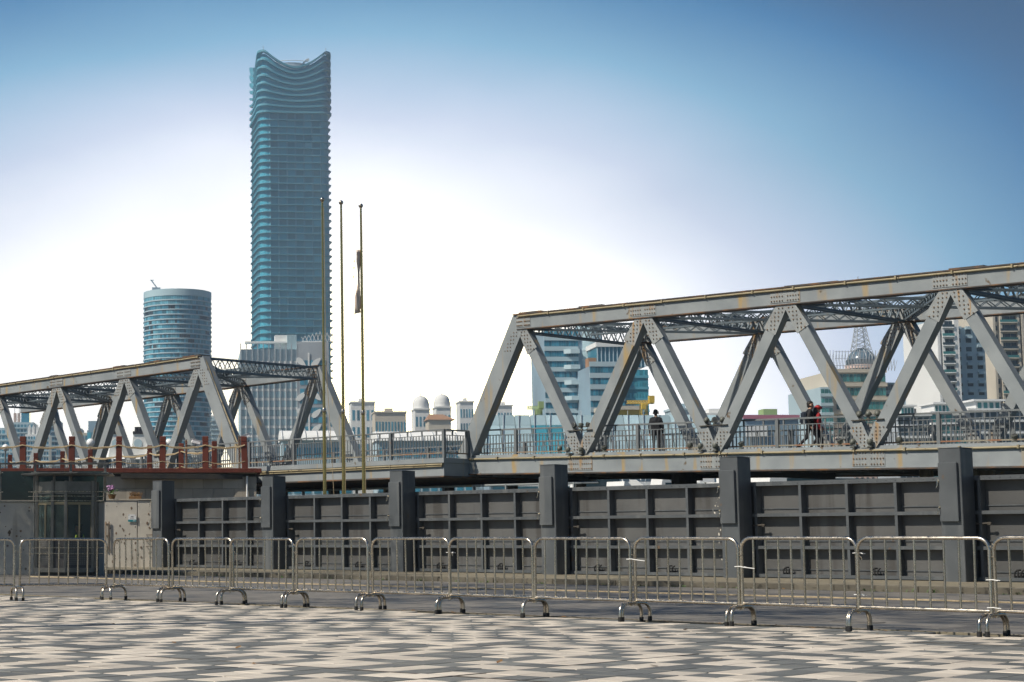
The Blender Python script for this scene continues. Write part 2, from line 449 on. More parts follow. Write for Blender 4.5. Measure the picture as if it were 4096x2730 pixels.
# drainage channel with broken cover along the barriers
drain = tag(obj('drain_channel', None), 'shallow drain channel with broken dark grating behind the barriers', 'drain')
ch = MB(); 
for i in range(-46, 6): ch.box(i*1.0, i*1.0+.985, 20.80, 20.82, -.012, .010); ch.box(i*1.0, i*1.0+.985, 21.02, 21.04, -.012, .010)
part('channel_edge', ch, M['kerb'], drain)
for i in range(-40, 3):
    if random.random() < .8:
        g = MB(); x0 = i*.75
        g.box(x0, x0+.72, 20.825, 20.845, -.01, .006); g.box(x0, x0+.72, 20.995, 21.015, -.01, .006)
        for k in range(9): g.box(x0+.02+k*.08, x0+.06+k*.08, 20.846, 20.994, -.01, .005+random.uniform(-.006,.004))
        part('grating', g, M['deck_dark'], drain)
# manhole cover and a thin pale line across the road
solo('manhole_cover', MB().lathe([(.36,-.01),(.36,.016),(.33,.018),(.325,.012),(.01,.013)], 24, (-13.1,22.6,.002)), M['slab'], 'round iron manhole cover set in the dark slabs behind the barriers', 'manhole cover')
cb = MB()
pts = [(x, 31.6+.12*sin(x*.21)+.04*sin(x*1.7), .022) for x in [(-46+i*.8) for i in range(48)]]
cb.tube(pts, .018, 6)
solo('ground_cable', cb, M['rope'], 'thin pale cable lying along the ground in front of the kerb', 'cable', smooth=True)

lt = MB(); rl_ = random.Random(77)
for k in range(120):
    x = rl_.uniform(-30,-6); y = rl_.choice((rl_.uniform(9,20), 20.7+rl_.gauss(0,.12), 36.9+rl_.gauss(0,.1))); a = rl_.uniform(0,2*pi); s_ = rl_.uniform(.02,.055)
    u = Vector((cos(a),sin(a),rl_.uniform(-.2,.3)))*s_; v = Vector((-sin(a),cos(a),rl_.uniform(-.2,.3)))*s_*.6; c = Vector((x,y,.024))
    lt.quad(c-u, c+v, c+u, c-v)
solo('fallen_leaves', lt, M['dry'], 'scattered dry brown leaves lying on the paving', 'leaves', kind='stuff')

# ------------------------------------------------------------------ raised pavement and kerb in front of the gates
GD, U0, GS, PH, HK = 41.885, -52.869, 6.183, 3.219, .137
raised = struct('raised_pavement', MB().box(-56, 10, 37.34, 45.4, -.034, HK-.004), M['kerb'])
km = MB().cbox(-.496, .496, 0, .30, -.03, HK, .012).mesh('kerb_stone', M['kerb_stone'])
for i in range(-56, 9):
    obj('kerb_stone', km, raised, (i+.5, 37.03+random.uniform(-.008,.008), random.uniform(-.006,.004)), (0,0,random.uniform(-.006,.006)))
wd = MB(); rw = random.Random(5)
for k in range(70):
    x = rw.uniform(-52, -14); n = rw.randint(2, 6); s_ = rw.uniform(.03,.09)
    for q in range(n):
        a = rw.uniform(0, 2*pi); l = s_*rw.uniform(.6,1.3)
        p = Vector((x+rw.uniform(-.12,.12), 37.0+rw.uniform(-.05,.0), .0)); dr = Vector((cos(a)*.6, sin(a)*.35-.2, 1)).normalized()
        sd = Vector((-sin(a), cos(a), 0))*.012
        wd.add([p-sd, p+sd, p+dr*l*.7+sd*.8, p+dr*l+Vector((cos(a),sin(a)-.3,-.2))*l*.3], [(0,1,2,3)])
solo('weeds', wd, M['leaf'], 'small green weeds growing along the foot of the kerb', 'weeds', kind='stuff')

# ------------------------------------------------------------------ flood gate posts and gates
side = ['beside the concrete wall', 'in front of the stone wall corner', 'below the landing', 'below the start of the right bridge', 'below the second bridge joint', 'tallest in view at the right']
c_me = MB().cbox(0,.56,0,.62,HK-.06,HK+PH,.014).mesh('column', M['gate_grey'])
d_me = MB().cbox(.02,.49,-.085,-.002,HK+1.45,HK+2.87,.01).mesh('cabinet_door', M['gate_grey'])
for i in range(7):
    w = .56
    lab = ('grey steel flood gate post with cabinet door, %s' % side[i]) if i < 6 else 'grey steel flood gate post farthest right, past the last gate'
    t = thing('gate_post', lab, 'post', (U0+GS*i, GD, 0), 0, 'flood gate posts')
    obj('column', c_me, t)
    dr = obj('cabinet_door', d_me, t)
    for hz in (1.78, 2.42):
        hb = MB().tube([(.015,-.09,HK+hz),(.015,-.13,HK+hz),(.015,-.135,HK+hz-.10),(-.01,-.14,HK+hz-.16)], .014, 6)
        hb.box(0,.05,-.092,-.084,HK+hz-.03,HK+hz+.05)
        part('handle', hb, M['steel'], dr, True)
    part('cap_plate', MB().cbox(-.008,.568,-.008,.628,HK+PH+.001,HK+PH+.016,.004), M['gate_grey'], t)
    gb = MB().box(.60,.74,.66,.70,1.50,1.56); gb.tube([(.56,.60,1.53),(.95,.60,1.54)], .022, 6); gb.box(.86,.93,.585,.615,1.50,1.57)
    part('lock_bar', gb, M['deck_dark'], t)

gz = [.155, .90, 1.76, 2.585]                 # horizontal ribs
def flood_gate(i):
    labs = ['ribbed grey flood gate in front of the stone wall', 'ribbed grey flood gate below the flagpoles', 'ribbed grey flood gate left of centre under the landing girder',
            'ribbed grey flood gate with white paint spatter on its right cell', 'ribbed grey flood gate in front of the moored yacht', 'ribbed grey flood gate cut by the right edge']
    t = thing('flood_gate', labs[i], 'gate', (U0+GS*i+.57, GD+.58, 0), 0, 'flood gates in the wall')
    W = GS-.59
    part('skin_plate', MB().box(-.5,W+.05,.24,.29,HK+.004,2.64), M['gate_plate'], t)
    for z in gz:
        h = .11 if z > 2 else .085
        hr = MB().box(0,W,.0,.238,z,z+h)
        if z > 2:
            for k in range(22): hr.lathe([(.014,0),(.012,-.012)], 6, (.15+k*.25,-.001,z+.055), 'y')
        part('horizontal_rib', hr, M['gate_grey'], t)
    for k in range(5):
        x = .08 + (W-.24)*k/4
        for a, b in zip(gz[:-1], gz[1:]):
            pr = MB().box(x, x+.075, .004, .236, a+.0855, b-.001)
            part('vertical_rib', pr, M['gate_grey'], t)
    for a, b in zip(gz[:-1], gz[1:]):
        part('stiffener', MB().box(.16, W-.16, .215, .2385, a+.20, a+.225), M['gate_grey'], t)
    for xk in (.17, .62):
        c = MB().box(W*xk-.10, W*xk+.10, .10, .235, .243, .28)
        for k in range(3): c.tube([(W*xk-.09+.08*k, .06, .24), (W*xk-.08+.08*k, .05, .36+.06*(k%2)), (W*xk-.06+.08*k, .14, .42)], .022, 6)
        part('clamp', c, M['rubber'], t)
for i in range(6): flood_gate(i)
# white paint spatter on the fourth gate
sp = MB(); rs = random.Random(11)
for k in range(130):
    x = rs.gauss(0,.14); z = rs.uniform(.6,2.45); r = rs.choice((.006,.009,.012,.018,.026))
    n0 = len(sp.v); sp.lathe([(r,0),(r*.8,-.003)], 7, (x, 0, z), 'y')
    for q in range(n0, len(sp.v)):
        v = sp.v[q]; sp.v[q] = (v[0], v[1], z+(v[2]-z)*rs.choice((1,1.3,2)))
solo('paint_spatter', sp, M['old_concrete'], 'spatter of dried pale paint on the gate left of the fifth post', 'paint', loc=(U0+GS*4-.42, GD+.58+.2395, 0))

# ------------------------------------------------------------------ crowd barriers
BW, BH, BR = 1.645, 1.145, .0225
def arc(cx, cz, r, a0, a1, n=7): return [(cx+r*cos(a0+(a1-a0)*k/(n-1)), 0, cz+r*sin(a0+(a1-a0)*k/(n-1))) for k in range(n)]
fr = [(0,0,.22)] + arc(.14,BH-.14,.14,pi,pi/2) + arc(BW-.14,BH-.14,.14,pi/2,0) + [(BW,0,.22)]
B_frame = MB().tube(fr, BR, 12).mesh('frame', M['steel'], True)
B_rail = MB().tube([(.018,0,.30),(BW-.018,0,.30)], BR, 12).mesh('bottom_rail', M['steel'], True)
B_bar = MB().tube([(0,0,.318),(0,0,BH-.018)], .0135, 10).mesh('bar', M['steel'], True)
ft = [(0,-.285,.05),(0,-.285,.13)] + [(0,-.285+.13*(1-cos(a)), .13+.13*sin(a)) for a in (pi/8,pi/4,3*pi/8,pi/2)] + \
     [(0,.285-.13*(1-cos(a)), .13+.13*sin(a)) for a in (pi/2,3*pi/8,pi/4,pi/8)] + [(0,.285,.13),(0,.285,.05)]
B_foot = MB().tube(ft, BR, 10).mesh('foot', M['steel'], True)
B_cap = MB().lathe([(.029,.012),(.029,.07),(.024,.074)], 12).mesh('rubber_cap', M['rubber'], True)
B_hook = MB().tube([(0,0,.93),(.03,-.03,.93),(.055,-.02,.92),(.055,0,.88)], .007, 6).mesh('hook', M['steel'], True)
# the chain runs parallel to the wall and turns towards the viewer at its left end
barr = [((-28.56,17.30), radians(64)), ((-27.83,18.90), radians(65.5))]
barr += [((-27.05+1.69*k+.02, 20.5+.06*sin(k*1.9)), radians(1.3*sin(k*2.3))) for k in range(11)]
nb = len(barr)
for k, ((x, y), a) in enumerate(barr):
    if k == 0: lab = 'stainless crowd barrier cut by the left edge of the photo'
    elif k == nb-1: lab = 'stainless crowd barrier cut by the right edge of the photo'
    else: lab = 'stainless crowd barrier, %s from the left among those fully in view' % ORD[k-1]
    rb = random.Random(k*17+3)
    t = thing('crowd_barrier', lab, 'barrier', (x, y, 0.0), 0, 'crowd barriers across the plaza',
              rot=(radians(rb.uniform(-1.2,1.2)), radians(rb.uniform(-.35,.35)), a))
    obj('frame', B_frame, t); obj('bottom_rail', B_rail, t)
    for q in range(8): obj('bar', B_bar, t, (.18+(BW-.36)*q/7, 0, 0))
    for xx, rr in ((.0, rb.uniform(-.12,.12)), (BW, rb.uniform(-.12,.12))):
        f_ = obj('foot', B_foot, t, (xx, 0, .0), (0,0,rr))
        for yy in (-.285, .285): obj('rubber_cap', B_cap, f_, (0, yy, 0))
    obj('hook', B_hook, t, (BW+.01, 0, 0))
    tz = {7: [.97], 9: [.90], 10: [.80], 11: [.965,.40], 12: [.68,.37], 13: []}.get(k+1, [])
    if k in (6, 8, 9, 10, 11):
        for z in {6:[.93], 8:[.86], 9:[.78], 10:[.96,.45], 11:[.66,.34]}[k]:
            tb = MB().tube([(BW-.04,-.026,z),(BW+.04,-.028,z+.004),(BW+.10,-.027,z-.006)] + ([(BW+.26,-.03,z-.02)] if k in (8,9) else []), .006, 6)
            tb.tube([(BW-.04,.026,z),(BW+.04,.028,z+.004),(BW+.10,.027,z-.006)], .005, 6)
            part('cable_tie', tb, M['tie'], t)

# ------------------------------------------------------------------ truss bridges
PN, TH = 6.15, 5.86            # panel length, height over the deck chord
BWID = 8.5
def rivet(mb, x, z, y=-.001, r=.034): mb.lathe([(r,0),(r*.75,-.03)], 6, (x, y, z), 'y')
def lattice(mb, p, q, dz, w, step, c=.07):
    """lattice girder from p to q: four angles joined by zig-zag lacing"""
    p = Vector(p); q = Vector(q); d = (q-p); L = d.length; d.normalize(); sd = Vector((-d.y, d.x, 0)).normalized()
    for s in (-1, 1):
        o = sd*(s*w/2)
        mb.bar(p+o, q+o, c, c*1.2); mb.bar(p+o-Vector((0,0,dz)), q+o-Vector((0,0,dz)), c, c*1.2)
        n = max(4, int(L/step))
        for k in range(n):
            a = p+o*1.0+d*(L*k/n); b = p+o+d*(L*(k+.5)/n); e = p+o+d*(L*(k+1)/n)
            up_, lo = Vector((0,0,-.05)), Vector((0,0,-dz+.05))
            mb.bar(a+lo, b+up_, .02, .055, sd); mb.bar(b+up_, e+lo, .02, .055, sd)
def truss_bridge(label, org, tilt, npan, sg):
    t = thing('truss_bridge', label, 'bridge', org, 0, None, rot=(0, tilt, 0))
    L = npan*PN
    X = lambda x: sg*x
    def bx(mb, x0, x1, y0, y1, z0, z1): a, b = sorted((X(x0), X(x1))); return mb.box(a, b, y0, y1, z0, z1)
    T = [(PN*(k+.5)) for k in range(npan)]; B = [PN*k for k in range(npan+1)]
    for fy in (0, 1):                             # near and far truss
        y0 = 0 if not fy else BWID-.46; y1 = y0+.46
        nm = 'near' if not fy else 'far'
        bc = bx(MB(), -.25, L, y0, y1, -.66, -.02)
        part('bottom_chord', bc, M['bridge_grey'], t)
        fl = bx(MB(), -.25, L, y0-.05, y1+.05, -.695, -.662); bx(fl, -.25, L, y0+.08, y1-.04, -.018, .075)
        part('chord_flange', fl, M['rust_flange'] if False else M['bridge_grey'], t)
        part('bottom_flange', bx(MB(), -.25, L, y0-.06, y1+.06, -.75, -.697), M['rust_flange'], t)
        part('top_chord', bx(MB(), T[0]-.22, L, y0, y1, TH-.62, TH-.045), M['bridge_grey'], t)
        tf = bx(MB(), T[0]-.28, L, y0-.07, y1+.07, TH-.043, TH)
        for k in range(npan*2): 
            if random.random() < .5: bx(tf, T[0]+k*3.07, T[0]+k*3.07+random.uniform(.6,2.2), y0-.02, y1+.02, TH+.001, TH+random.choice((.03,.05)))
        part('top_flange', tf, M['rust_flange'], t)
        part('lower_flange', bx(MB(), T[0]-.1, L, y0-.03, y1+.03, TH-.662, TH-.622), M['rust_flange'], t)
        # inclined end post
        ep = MB(); dx, dz = T[0], TH-.3; ln = sqrt(dx*dx+dz*dz); ux, uz = dx/ln, dz/ln
        w = .36
        P0 = (0.0, -.10); P1 = (T[0], TH-.30)
        poly = [(P0[0]+uz*w, P0[1]-ux*w), (P1[0]+uz*w-ux*.15, P1[1]-ux*w-uz*.15), (P1[0]+.05, TH-.046), (P1[0]-uz*w, TH-.046), (P0[0]-uz*w, P0[1]+ux*w)]
        poly = [(X(a), b) for a, b in poly]
        if sg < 0: poly = poly[::-1]
        ep.prism_y(poly, y0+.002, y1-.002)
        part('end_post', ep, M['bridge_grey'], t)
        # diagonals
        dw = .205
        for k in range(npan):
            for a, b in (((B[k], 0), (T[k], 1)), ((T[k], 1), (B[k+1], 0))):
                if k == 0 and a[0] == B[0]: continue
                xa, xb = a[0], b[0]
                za = TH-.40 if a[1] else -.06; zb = TH-.40 if b[1] else -.06
                p = Vector((X(xa), (y0+y1)/2, za)); q = Vector((X(xb), (y0+y1)/2, zb))
                dg = MB().bar(p, q, .40, dw*2, (0,1,0)) if False else MB()
                d = (q-p).normalized(); n = Vector((-d.z, 0, d.x))*dw
                # trimmed at chord faces
                def cut(o, z): 
                    s_ = (z-(p+o).z)/d.z; return p+o+d*s_
                hi, lo_ = TH-.663, .0
                c1 = cut(n, hi); c2 = cut(-n, hi); e1 = cut(n, lo_+.001); e2 = cut(-n, lo_+.001)
                pl = [(c1.x,c1.z),(c2.x,c2.z),(e2.x,e2.z),(e1.x,e1.z)]
                ar = sum(pl[i][0]*pl[(i+1)%4][1]-pl[(i+1)%4][0]*pl[i][1] for i in range(4))
                if ar < 0: pl = pl[::-1]
                dg.prism_y(pl, y0+.03, y1-.03)
                part('diagonal', dg, M['bridge_grey'], t)
        # gussets and splice plates with rivets
        for k in range(npan+1):
            for top in (1, 0):
                if top and k >= npan: continue
                xc = T[k] if top else B[k]
                if not top and k == 0: continue
                pz = (TH-.565, TH-.10) if top else (-.63, -.10)
                pl = MB(); yf = y0-.018
                xa, xb = (xc-.60, xc+.60)
                if top and k == 0: xa = xc-.12
                a, b = sorted((X(xa), X(xb)))
                pl.box(a, b, yf, y0-.001, pz[0], pz[1])
                g = part('splice_plate', pl, M['gusset'], t)
                rv = MB(); nr = 11
                for r_ in range(3):
                    for q in range(nr):
                        fx = (q+.5)/nr
                        if abs(fx-.5) < .03: continue
                        rivet(rv, a+(b-a)*fx, pz[0]+.07+(pz[1]-pz[0]-.14)*r_/2, yf-.001, .03)
                part('rivets', rv, M['rivet'], g, kind='stuff')
                # V gusset
                zc = TH-.664 if top else .002
                sl = (TH-.34)/(PN/2)                      # slope of the diagonals
                dn = sqrt(1+sl*sl); wv = (dw+.004)*dn/sl   # half width measured along x
                apx = TH-.40 if top else -.06
                xh = lambda z: abs(apx-z)/sl               # centreline offset from the node
                ze = zc-.95 if top else zc+.80
                inner = apx-(wv*sl) if top else apx+(wv*sl)
                ee = .18*(1 if top else -1)
                polyR = [(xh(zc)+wv, zc), (xh(ze)+wv, ze+ee*1.0), (xh(ze)-wv+ .0, ze-ee*.6), (0.0, inner), ]
                if top: pts = [(-xh(zc)-wv, zc), (-xh(ze)-wv, ze+ee), (-xh(ze)+wv, ze-ee*.6), (0, inner), (xh(ze)-wv, ze-ee*.6), (xh(ze)+wv, ze+ee), (xh(zc)+wv, zc)]
                else:  pts = [(xh(zc)+wv, zc), (xh(ze)+wv, ze+ee), (xh(ze)-wv, ze-ee*.6), (0, inner), (-xh(ze)+wv, ze-ee*.6), (-xh(ze)-wv, ze+ee), (-xh(zc)-wv, zc)]
                pts = [(X(xc)+x_, z_) for x_, z_ in pts]
                gm = MB().prism_y(pts, y0+.010, y0+.029)
                g2 = part('gusset_plate', gm, M['gusset'], t)
                rv = MB()
                for s_ in (-1, 1):
                    for r_ in range(6):
                        z_ = zc + (ze-zc)*(.10+.78*r_/5)
                        for q in ((-.6,.0,.6) if r_ % 2 else (-.32,.32)):
                            xx = s_*(xh(z_)+q*wv)
                            if abs(xx) < .02: continue
                            if (top and z_ > inner and s_*xx < 0.02): continue
                            rivet(rv, X(xc)+xx, z_, y0+.009, .03)
                part('rivets', rv, M['rivet'], g2, kind='stuff')
        if not fy:
            for zt in (TH-.10, -.085):
                cd = MB()
                x = T[0] if zt > 2 else .2
                while x < L-1:
                    ln = random.uniform(1.5, 2.0); a, b = sorted((X(x), X(min(x+ln, L))))
                    cd.tube([(a,-.055,zt-.01),(b-.05*0,-.055,zt-.01+random.uniform(-.012,.012))], .042, 8)
                    cd.box(b-.03, b+.03, -.11, 0, zt-.05, zt+.07)
                    x += ln+.06
                part('conduit', cd, M['conduit'], t, True)
            ec = MB()      # conduit down the end post
            a0 = Vector((X(-.02)-sg*.38*uz, .12, .15)); a1 = Vector((X(T[0])-sg*.40*uz, .12, TH-.2))
            ec.tube([a0.lerp(a1, q/14)+Vector((random.uniform(-.015,.015),0,0)) for q in range(15)], .045, 8)
            part('conduit', ec, M['conduit'], t, True)
    # lateral bracing of lattice girders between the top chords
    for k in range(npan):
        mb = MB(); lattice(mb, (X(T[k]), .47, TH-.12), (X(T[k]), BWID-.47, TH-.12), .50 if k else .62, .30, .62)
        part('cross_girder', mb, M['bridge_web'], t)
        if k+1 < npan:
            for s_ in (0, 1):
                ya, yb = (.47, BWID-.47) if s_ else (BWID-.47, .47)
                mb = MB(); lattice(mb, (X(T[k])+sg*.25, ya, TH-.30-.03*s_), (X(T[k+1])-sg*.25, yb, TH-.30-.03*s_), .30, .22, .55, .06)
                part('bracing_girder', mb, M['bridge_web'], t)
            mb = MB(); lattice(mb, (X(T[k])+sg*.3, BWID/2, TH-.26), (X(T[k+1])-sg*.3, BWID/2, TH-.26), .32, .2, .5, .055)
            part('stringer', mb, M['bridge_web'], t)
    # floor
    part('floor_slab', bx(MB(), .1, L, .47, BWID-.47, -.30, -.03), M['deck_floor'], t)
    fb_ = MB()
    for k in range(npan+1): bx(fb_, B[k]-.15, B[k]+.15, .47, BWID-.47, -.86, -.31)
    for y in (1.6, 3.2, 5.0, 6.7): bx(fb_, .2, L, y, y+.2, -.64, -.305)
    for k in range(npan*4): bx(fb_, .7+k*PN/4, 1.2+k*PN/4, .05, .5, -.80, -.752)
    part('floor_beams', fb_, M['deck_dark'], t)
    return t
OR = Vector((-50.8, 57.0, 4.64)); OL = Vector((-65.1, 57.0, 4.56))
bridge_r = truss_bridge('large grey riveted steel truss footbridge running off the right edge', OR, .0185, 6, 1)
bridge_l = truss_bridge('grey riveted steel truss footbridge ending left of the flagpoles', OL, -.0125, 5, -1)

# railings ------------------------------------------------------------
R_bal = MB().box(-.014,.014,-.014,.014,.235,.945).mesh('baluster', M['rail_paint'])
R_post = MB().cbox(-.065,.065,-.065,.065,.0,1.20,.006).mesh('post', M['rail_paint'])
R_short = MB().box(-.03,.03,-.02,.02,.972,1.142).mesh('short_upright', M['rail_paint'])
def railing(label, org, rot, L, sg=1, step=.165, pstep=3.05, first=0.0):
    t = thing('deck_railing', label, 'railing', org, 0, None, rot=rot)
    a, b = sorted((0, sg*L))
    part('handrail', MB().cbox(a,b,-.04,.04,1.142,1.205,.008), M['rail_paint'], t)
    part('middle_rail', MB().box(a,b,-.022,.022,.945,.972), M['rail_paint'], t)
    part('lower_rail', MB().box(a,b,-.05,.03,.185,.235), M['rail_rust'], t)
    x = first
    posts = []
    while x <= L+.01:
        obj('post', R_post, t, (sg*x,0,0)); posts.append(x); x += pstep
    n = int(L/step)
    for k in range(n):
        x = (k+.5)*step
        if any(abs(x-p) < .09 for p in posts): continue
        obj('baluster', R_bal, t, (sg*x,0,0))
        if k % 5 == 2: obj('short_upright', R_short, t, (sg*x,0,0))
    return t
def on_bridge(org, tilt, x, y, z=0):
    q = Matrix.Rotation(tilt, 4, 'Y') @ Vector((x, y, z)); return org + q
railing('grey steel railing along the near side of the right bridge', on_bridge(OR, .0185, .4, .60, -.03), (0,.0185,0), 35.5, 1, first=1.98)
railing('grey steel railing along the far side of the right bridge', on_bridge(OR, .0185, .4, BWID-.62, -.03), (0,.0185,0), 35.5, 1, first=1.0)
railing('grey steel railing along the near side of the left bridge', on_bridge(OL, -.0125, -.4, .60, -.03), (0,-.0125,0), 29.5, -1, first=2.0)
railing('grey steel railing along the far side of the left bridge', on_bridge(OL, -.0125, -.4, BWID-.62, -.03), (0,-.0125,0), 29.5, -1, first=1.2)

# landing between the two bridges --------------------------------------
LX0, LX1, LY0, LY1, LZ = -66.0, -50.42, 55.38, 65.6, 4.56
t = thing('landing', 'grey steel landing joining the two truss bridges', 'landing', (0,0,0))
part('fascia_strip', MB().box(LX0, LX1, LY0, LY1, LZ-.20, LZ), M['bridge_grey'], t)
part('girder', MB().box(LX0, LX1-.04, LY0+.05, LY1-.05, LZ-.74, LZ-.201), M['bridge_grey'], t)
part('girder_flange', MB().box(LX0, LX1-.02, LY0+.0, LY1, LZ-.80, LZ-.741), M['rust_flange'], t)
cd = MB()
x = LX0+.2
while x < LX1-.3:
    l = min(2.0, LX1-.1-x); cd.tube([(x,LY0-.02,LZ-.27),(x+l,LY0-.02,LZ-.27+random.uniform(-.01,.01))], .04, 8); cd.box(x+l,x+l+.05,LY0-.07,LY0+.049,LZ-.31,LZ-.22); x += l+.06
cd.tube([(LX0,LY0-.02,LZ-.36),(LX1-.1,LY0-.02,LZ-.35)], .022, 6)
part('conduit', cd, M['conduit'], t, True)
railing('grey steel railing along the front of the landing', (LX1-.07, LY0+.10, LZ), (0,0,0), 15.4, -1, first=0.0)
railing('short grey railing at the right end of the landing', (LX1-.07, LY0+.22, LZ), (0,0,pi/2), 1.35, 1, pstep=1.35, first=1.35)
railing('grey steel railing along the far side of the landing', (LX1-.07, LY1-.10, LZ), (0,0,0), 15.4, -1, first=1.0)

# pontoon and dark steelwork below the landing --------------------------
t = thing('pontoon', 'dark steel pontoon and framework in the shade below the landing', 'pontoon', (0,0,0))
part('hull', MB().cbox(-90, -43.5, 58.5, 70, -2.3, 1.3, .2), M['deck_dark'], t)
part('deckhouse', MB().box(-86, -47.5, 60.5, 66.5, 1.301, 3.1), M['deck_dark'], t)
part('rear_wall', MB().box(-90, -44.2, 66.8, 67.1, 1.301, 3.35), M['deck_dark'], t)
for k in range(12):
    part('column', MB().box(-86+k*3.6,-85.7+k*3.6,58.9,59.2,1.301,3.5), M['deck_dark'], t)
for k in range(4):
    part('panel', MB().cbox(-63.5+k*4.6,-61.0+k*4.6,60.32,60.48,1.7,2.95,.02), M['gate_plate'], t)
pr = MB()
pr.tube([(-84,57.3,3.52),(-44,57.3,3.42)], .05, 8); 
part('service_pipe', pr, M['bridge_grey'], t, True)
for k in range(22):
    x = -82+k*1.75
    part('pipe_hanger', MB().box(x,x+.06,57.24,57.36,3.2,3.47).box(x,x+.42,57.27,57.33,3.16,3.2), M['bridge_grey'], t)
for k in range(5):
    part('walkway', MB().box(-46.5+k*.02, -40.5, 60+k*1.2, 60.9+k*1.2, 2.95+.12*k, 3.02+.12*k), M['gate_grey'], t)
part('fender', MB().lathe([(.45,0),(.5,.1),(.5,.75),(.45,.85)], 14, (-42.5,60.8,3.05)), M['rubber'], t)

# floodlights ------------------------------------------------------------
F_base = MB().box(-.11,.11,-.07,.07,0,.06).mesh('base', M['flood'])
F_yoke = MB().tube([(-.15,0,.30),(-.15,0,.19),(-.06,0,.09),(.06,0,.09),(.15,0,.19),(.15,0,.30)], .016, 6).mesh('yoke', M['flood'], True)
F_body = MB().lathe([(.03,-.17),(.09,-.15),(.145,-.05),(.158,.05),(.158,.08),(.14,.09)], 16, (0,0,0)).mesh('housing', M['flood'], True)
F_lens = MB().lathe([(.138,.075),(.13,.092),(.05,.097)], 16, (0,0,0)).mesh('lens', M['flood_glass'], True)
def floodlight(p, label, tilt, turn, br=False):
    t = thing('floodlight', label, 'floodlight', p, turn, 'floodlights on the bridge joints')
    obj('base', F_base, t); obj('yoke', F_yoke, t)
    if br: part('bracket', MB().box(-.13,.13,-.09,.20,-.03,-.001), M['deck_dark'], t)
    for c_ in t.children: pass
    t.scale = (.66,.66,.66)
    h = obj('housing', F_body, t, (0,0,.29), (tilt,0,0)); obj('lens', F_lens, h)
rf = random.Random(4)
for org, tl, sg, ks, bn in ((OR,.0185,1,(1,2,3,4),'right bridge'), (OL,-.0125,-1,(1,2,3),'left bridge')):
    for k in ks:
        sh = thing('lamp_shelf', 'dark steel shelf for lamps across the %s V joint of the %s' % (ORD[k-1], bn), 'shelf', on_bridge(org, tl, sg*k*PN, .12, .98))
        part('plate', MB().box(-.60,.60,-.16,.10,-.03,.0), M['deck_dark'], sh)
        for q in range(3):
            floodlight(on_bridge(org, tl, sg*k*PN-.36+.34*q, .10, .985), 'round floodlight, %s on the shelf at the %s V joint of the %s' % (('leftmost','middle one','rightmost')[q], ORD[k-1], bn), rf.choice((pi/2.1,pi*.42,-.9,-.3)), rf.uniform(-.6,.9))
        for q, dx in enumerate((-1.15,-.52,.12,1.05)):
            floodlight(on_bridge(org, tl, sg*k*PN+dx, -.10 if q in (1,2) else .16, .02 if q in (1,2) else .078), 'round floodlight, %s of four on the chord at the %s %s V joint' % (ORD[q], ORD[k-1], bn), rf.choice((-.25,.5,-.5,-.9)), 0 if q in (1,2) else rf.uniform(-.5,.8), q in (1,2))

# ------------------------------------------------------------------ flagpoles
fl_lab = ['leftmost gilded flagpole, the tallest, in front of the tower', 'middle gilded flagpole between the other two', 'rightmost gilded flagpole with the furled flag']
for k, (px, py, d) in enumerate(((1289,790,66.0), (1364,802,66.6), (1443,815,67.2))):
    p = at(px, py, d); H = p.z
    t = thing('flagpole', fl_lab[k], 'flagpole', (p.x, p.y, .1), 0, 'flagpoles behind the flood gates')
    part('lower_pole', MB().lathe([(.068,0),(.066,3.9),(.062,5.75)], 16), M['pole_gold'], t, True)
    part('sleeve', MB().lathe([(.063,5.751),(.082,5.78),(.082,5.86),(.06,5.92)], 16), M['steel'], t, True)
    part('upper_pole', MB().lathe([(.053,5.921),(.046,9.0),(.040,H-.29)], 14), M['pole_gold'], t, True)
    part('finial', MB().lathe([(.03,H-.289),(.045,H-.26)], 12).ball((0,0,H-.19),.088,16,10), M['steel'], t, True)
    part('base_plate', MB().lathe([(.30,-.02),(.30,.03),(.16,.06),(.13,.20)], 16), M['steel'], t, True)
    hp = MB()
    if k == 0: hp.tube([(.10,-.02,H-.5),(.16,-.03,7.5),(.42,-.05,4.5),(.62,-.05,1.4)], .011, 5)
    else: hp.tube([(.08,-.03,H-.5),(.13,-.04,6.0),(.15,-.04,1.4)], .009, 5)
    part('halyard', hp, M['rope'], t)
    if k == 2:
        fg = MB(); n, m_ = 10, 22
        vs = []
        for j in range(m_+1):
            z = H-1.9-2.25*j/m_ ; wd_ = .05+.13*(j/m_)**1.4
            for i in range(n+1):
                u = i/n
                xx = -.05-wd_*abs(sin(u*pi*1.5+.4*sin(j*.6)))*u
                yy = -.05+.07*sin(u*11+j*.35)
                vs.append((xx*CYW-yy*SYW*0, xx*SYW+yy, z-.25*u*(j/m_)))
        fs = [(j*(n+1)+i, j*(n+1)+i+1, (j+1)*(n+1)+i+1, (j+1)*(n+1)+i) for j in range(m_) for i in range(n)]
        fg.add(vs, fs)
        F = tag(obj('flag', fg.mesh('flag', M['flag'], True), None, (p.x, p.y, .1)), 'furled flag coloured pale as if bleached by glare, hanging limp on the rightmost flagpole', 'flag')
        md = F.modifiers.new('thickness', 'SOLIDIFY'); md.thickness = .006
        stm = MB()
        for q, (fx, fz) in enumerate(((-.17,H-2.35),(-.18,H-2.6),(-.21,H-2.95))):
            pts = [(fx*CYW + (.055 if a % 2 == 0 else .024)*cos(pi/2+a*pi/5)*CYW, fz+(.055 if a % 2 == 0 else .024)*sin(pi/2+a*pi/5)) for a in range(10)]
            n0 = len(stm.v); stm.prism_y(pts, fx*SYW-.15, fx*SYW-.14)
        part('star', stm, M['flag_star'], F, kind=None)

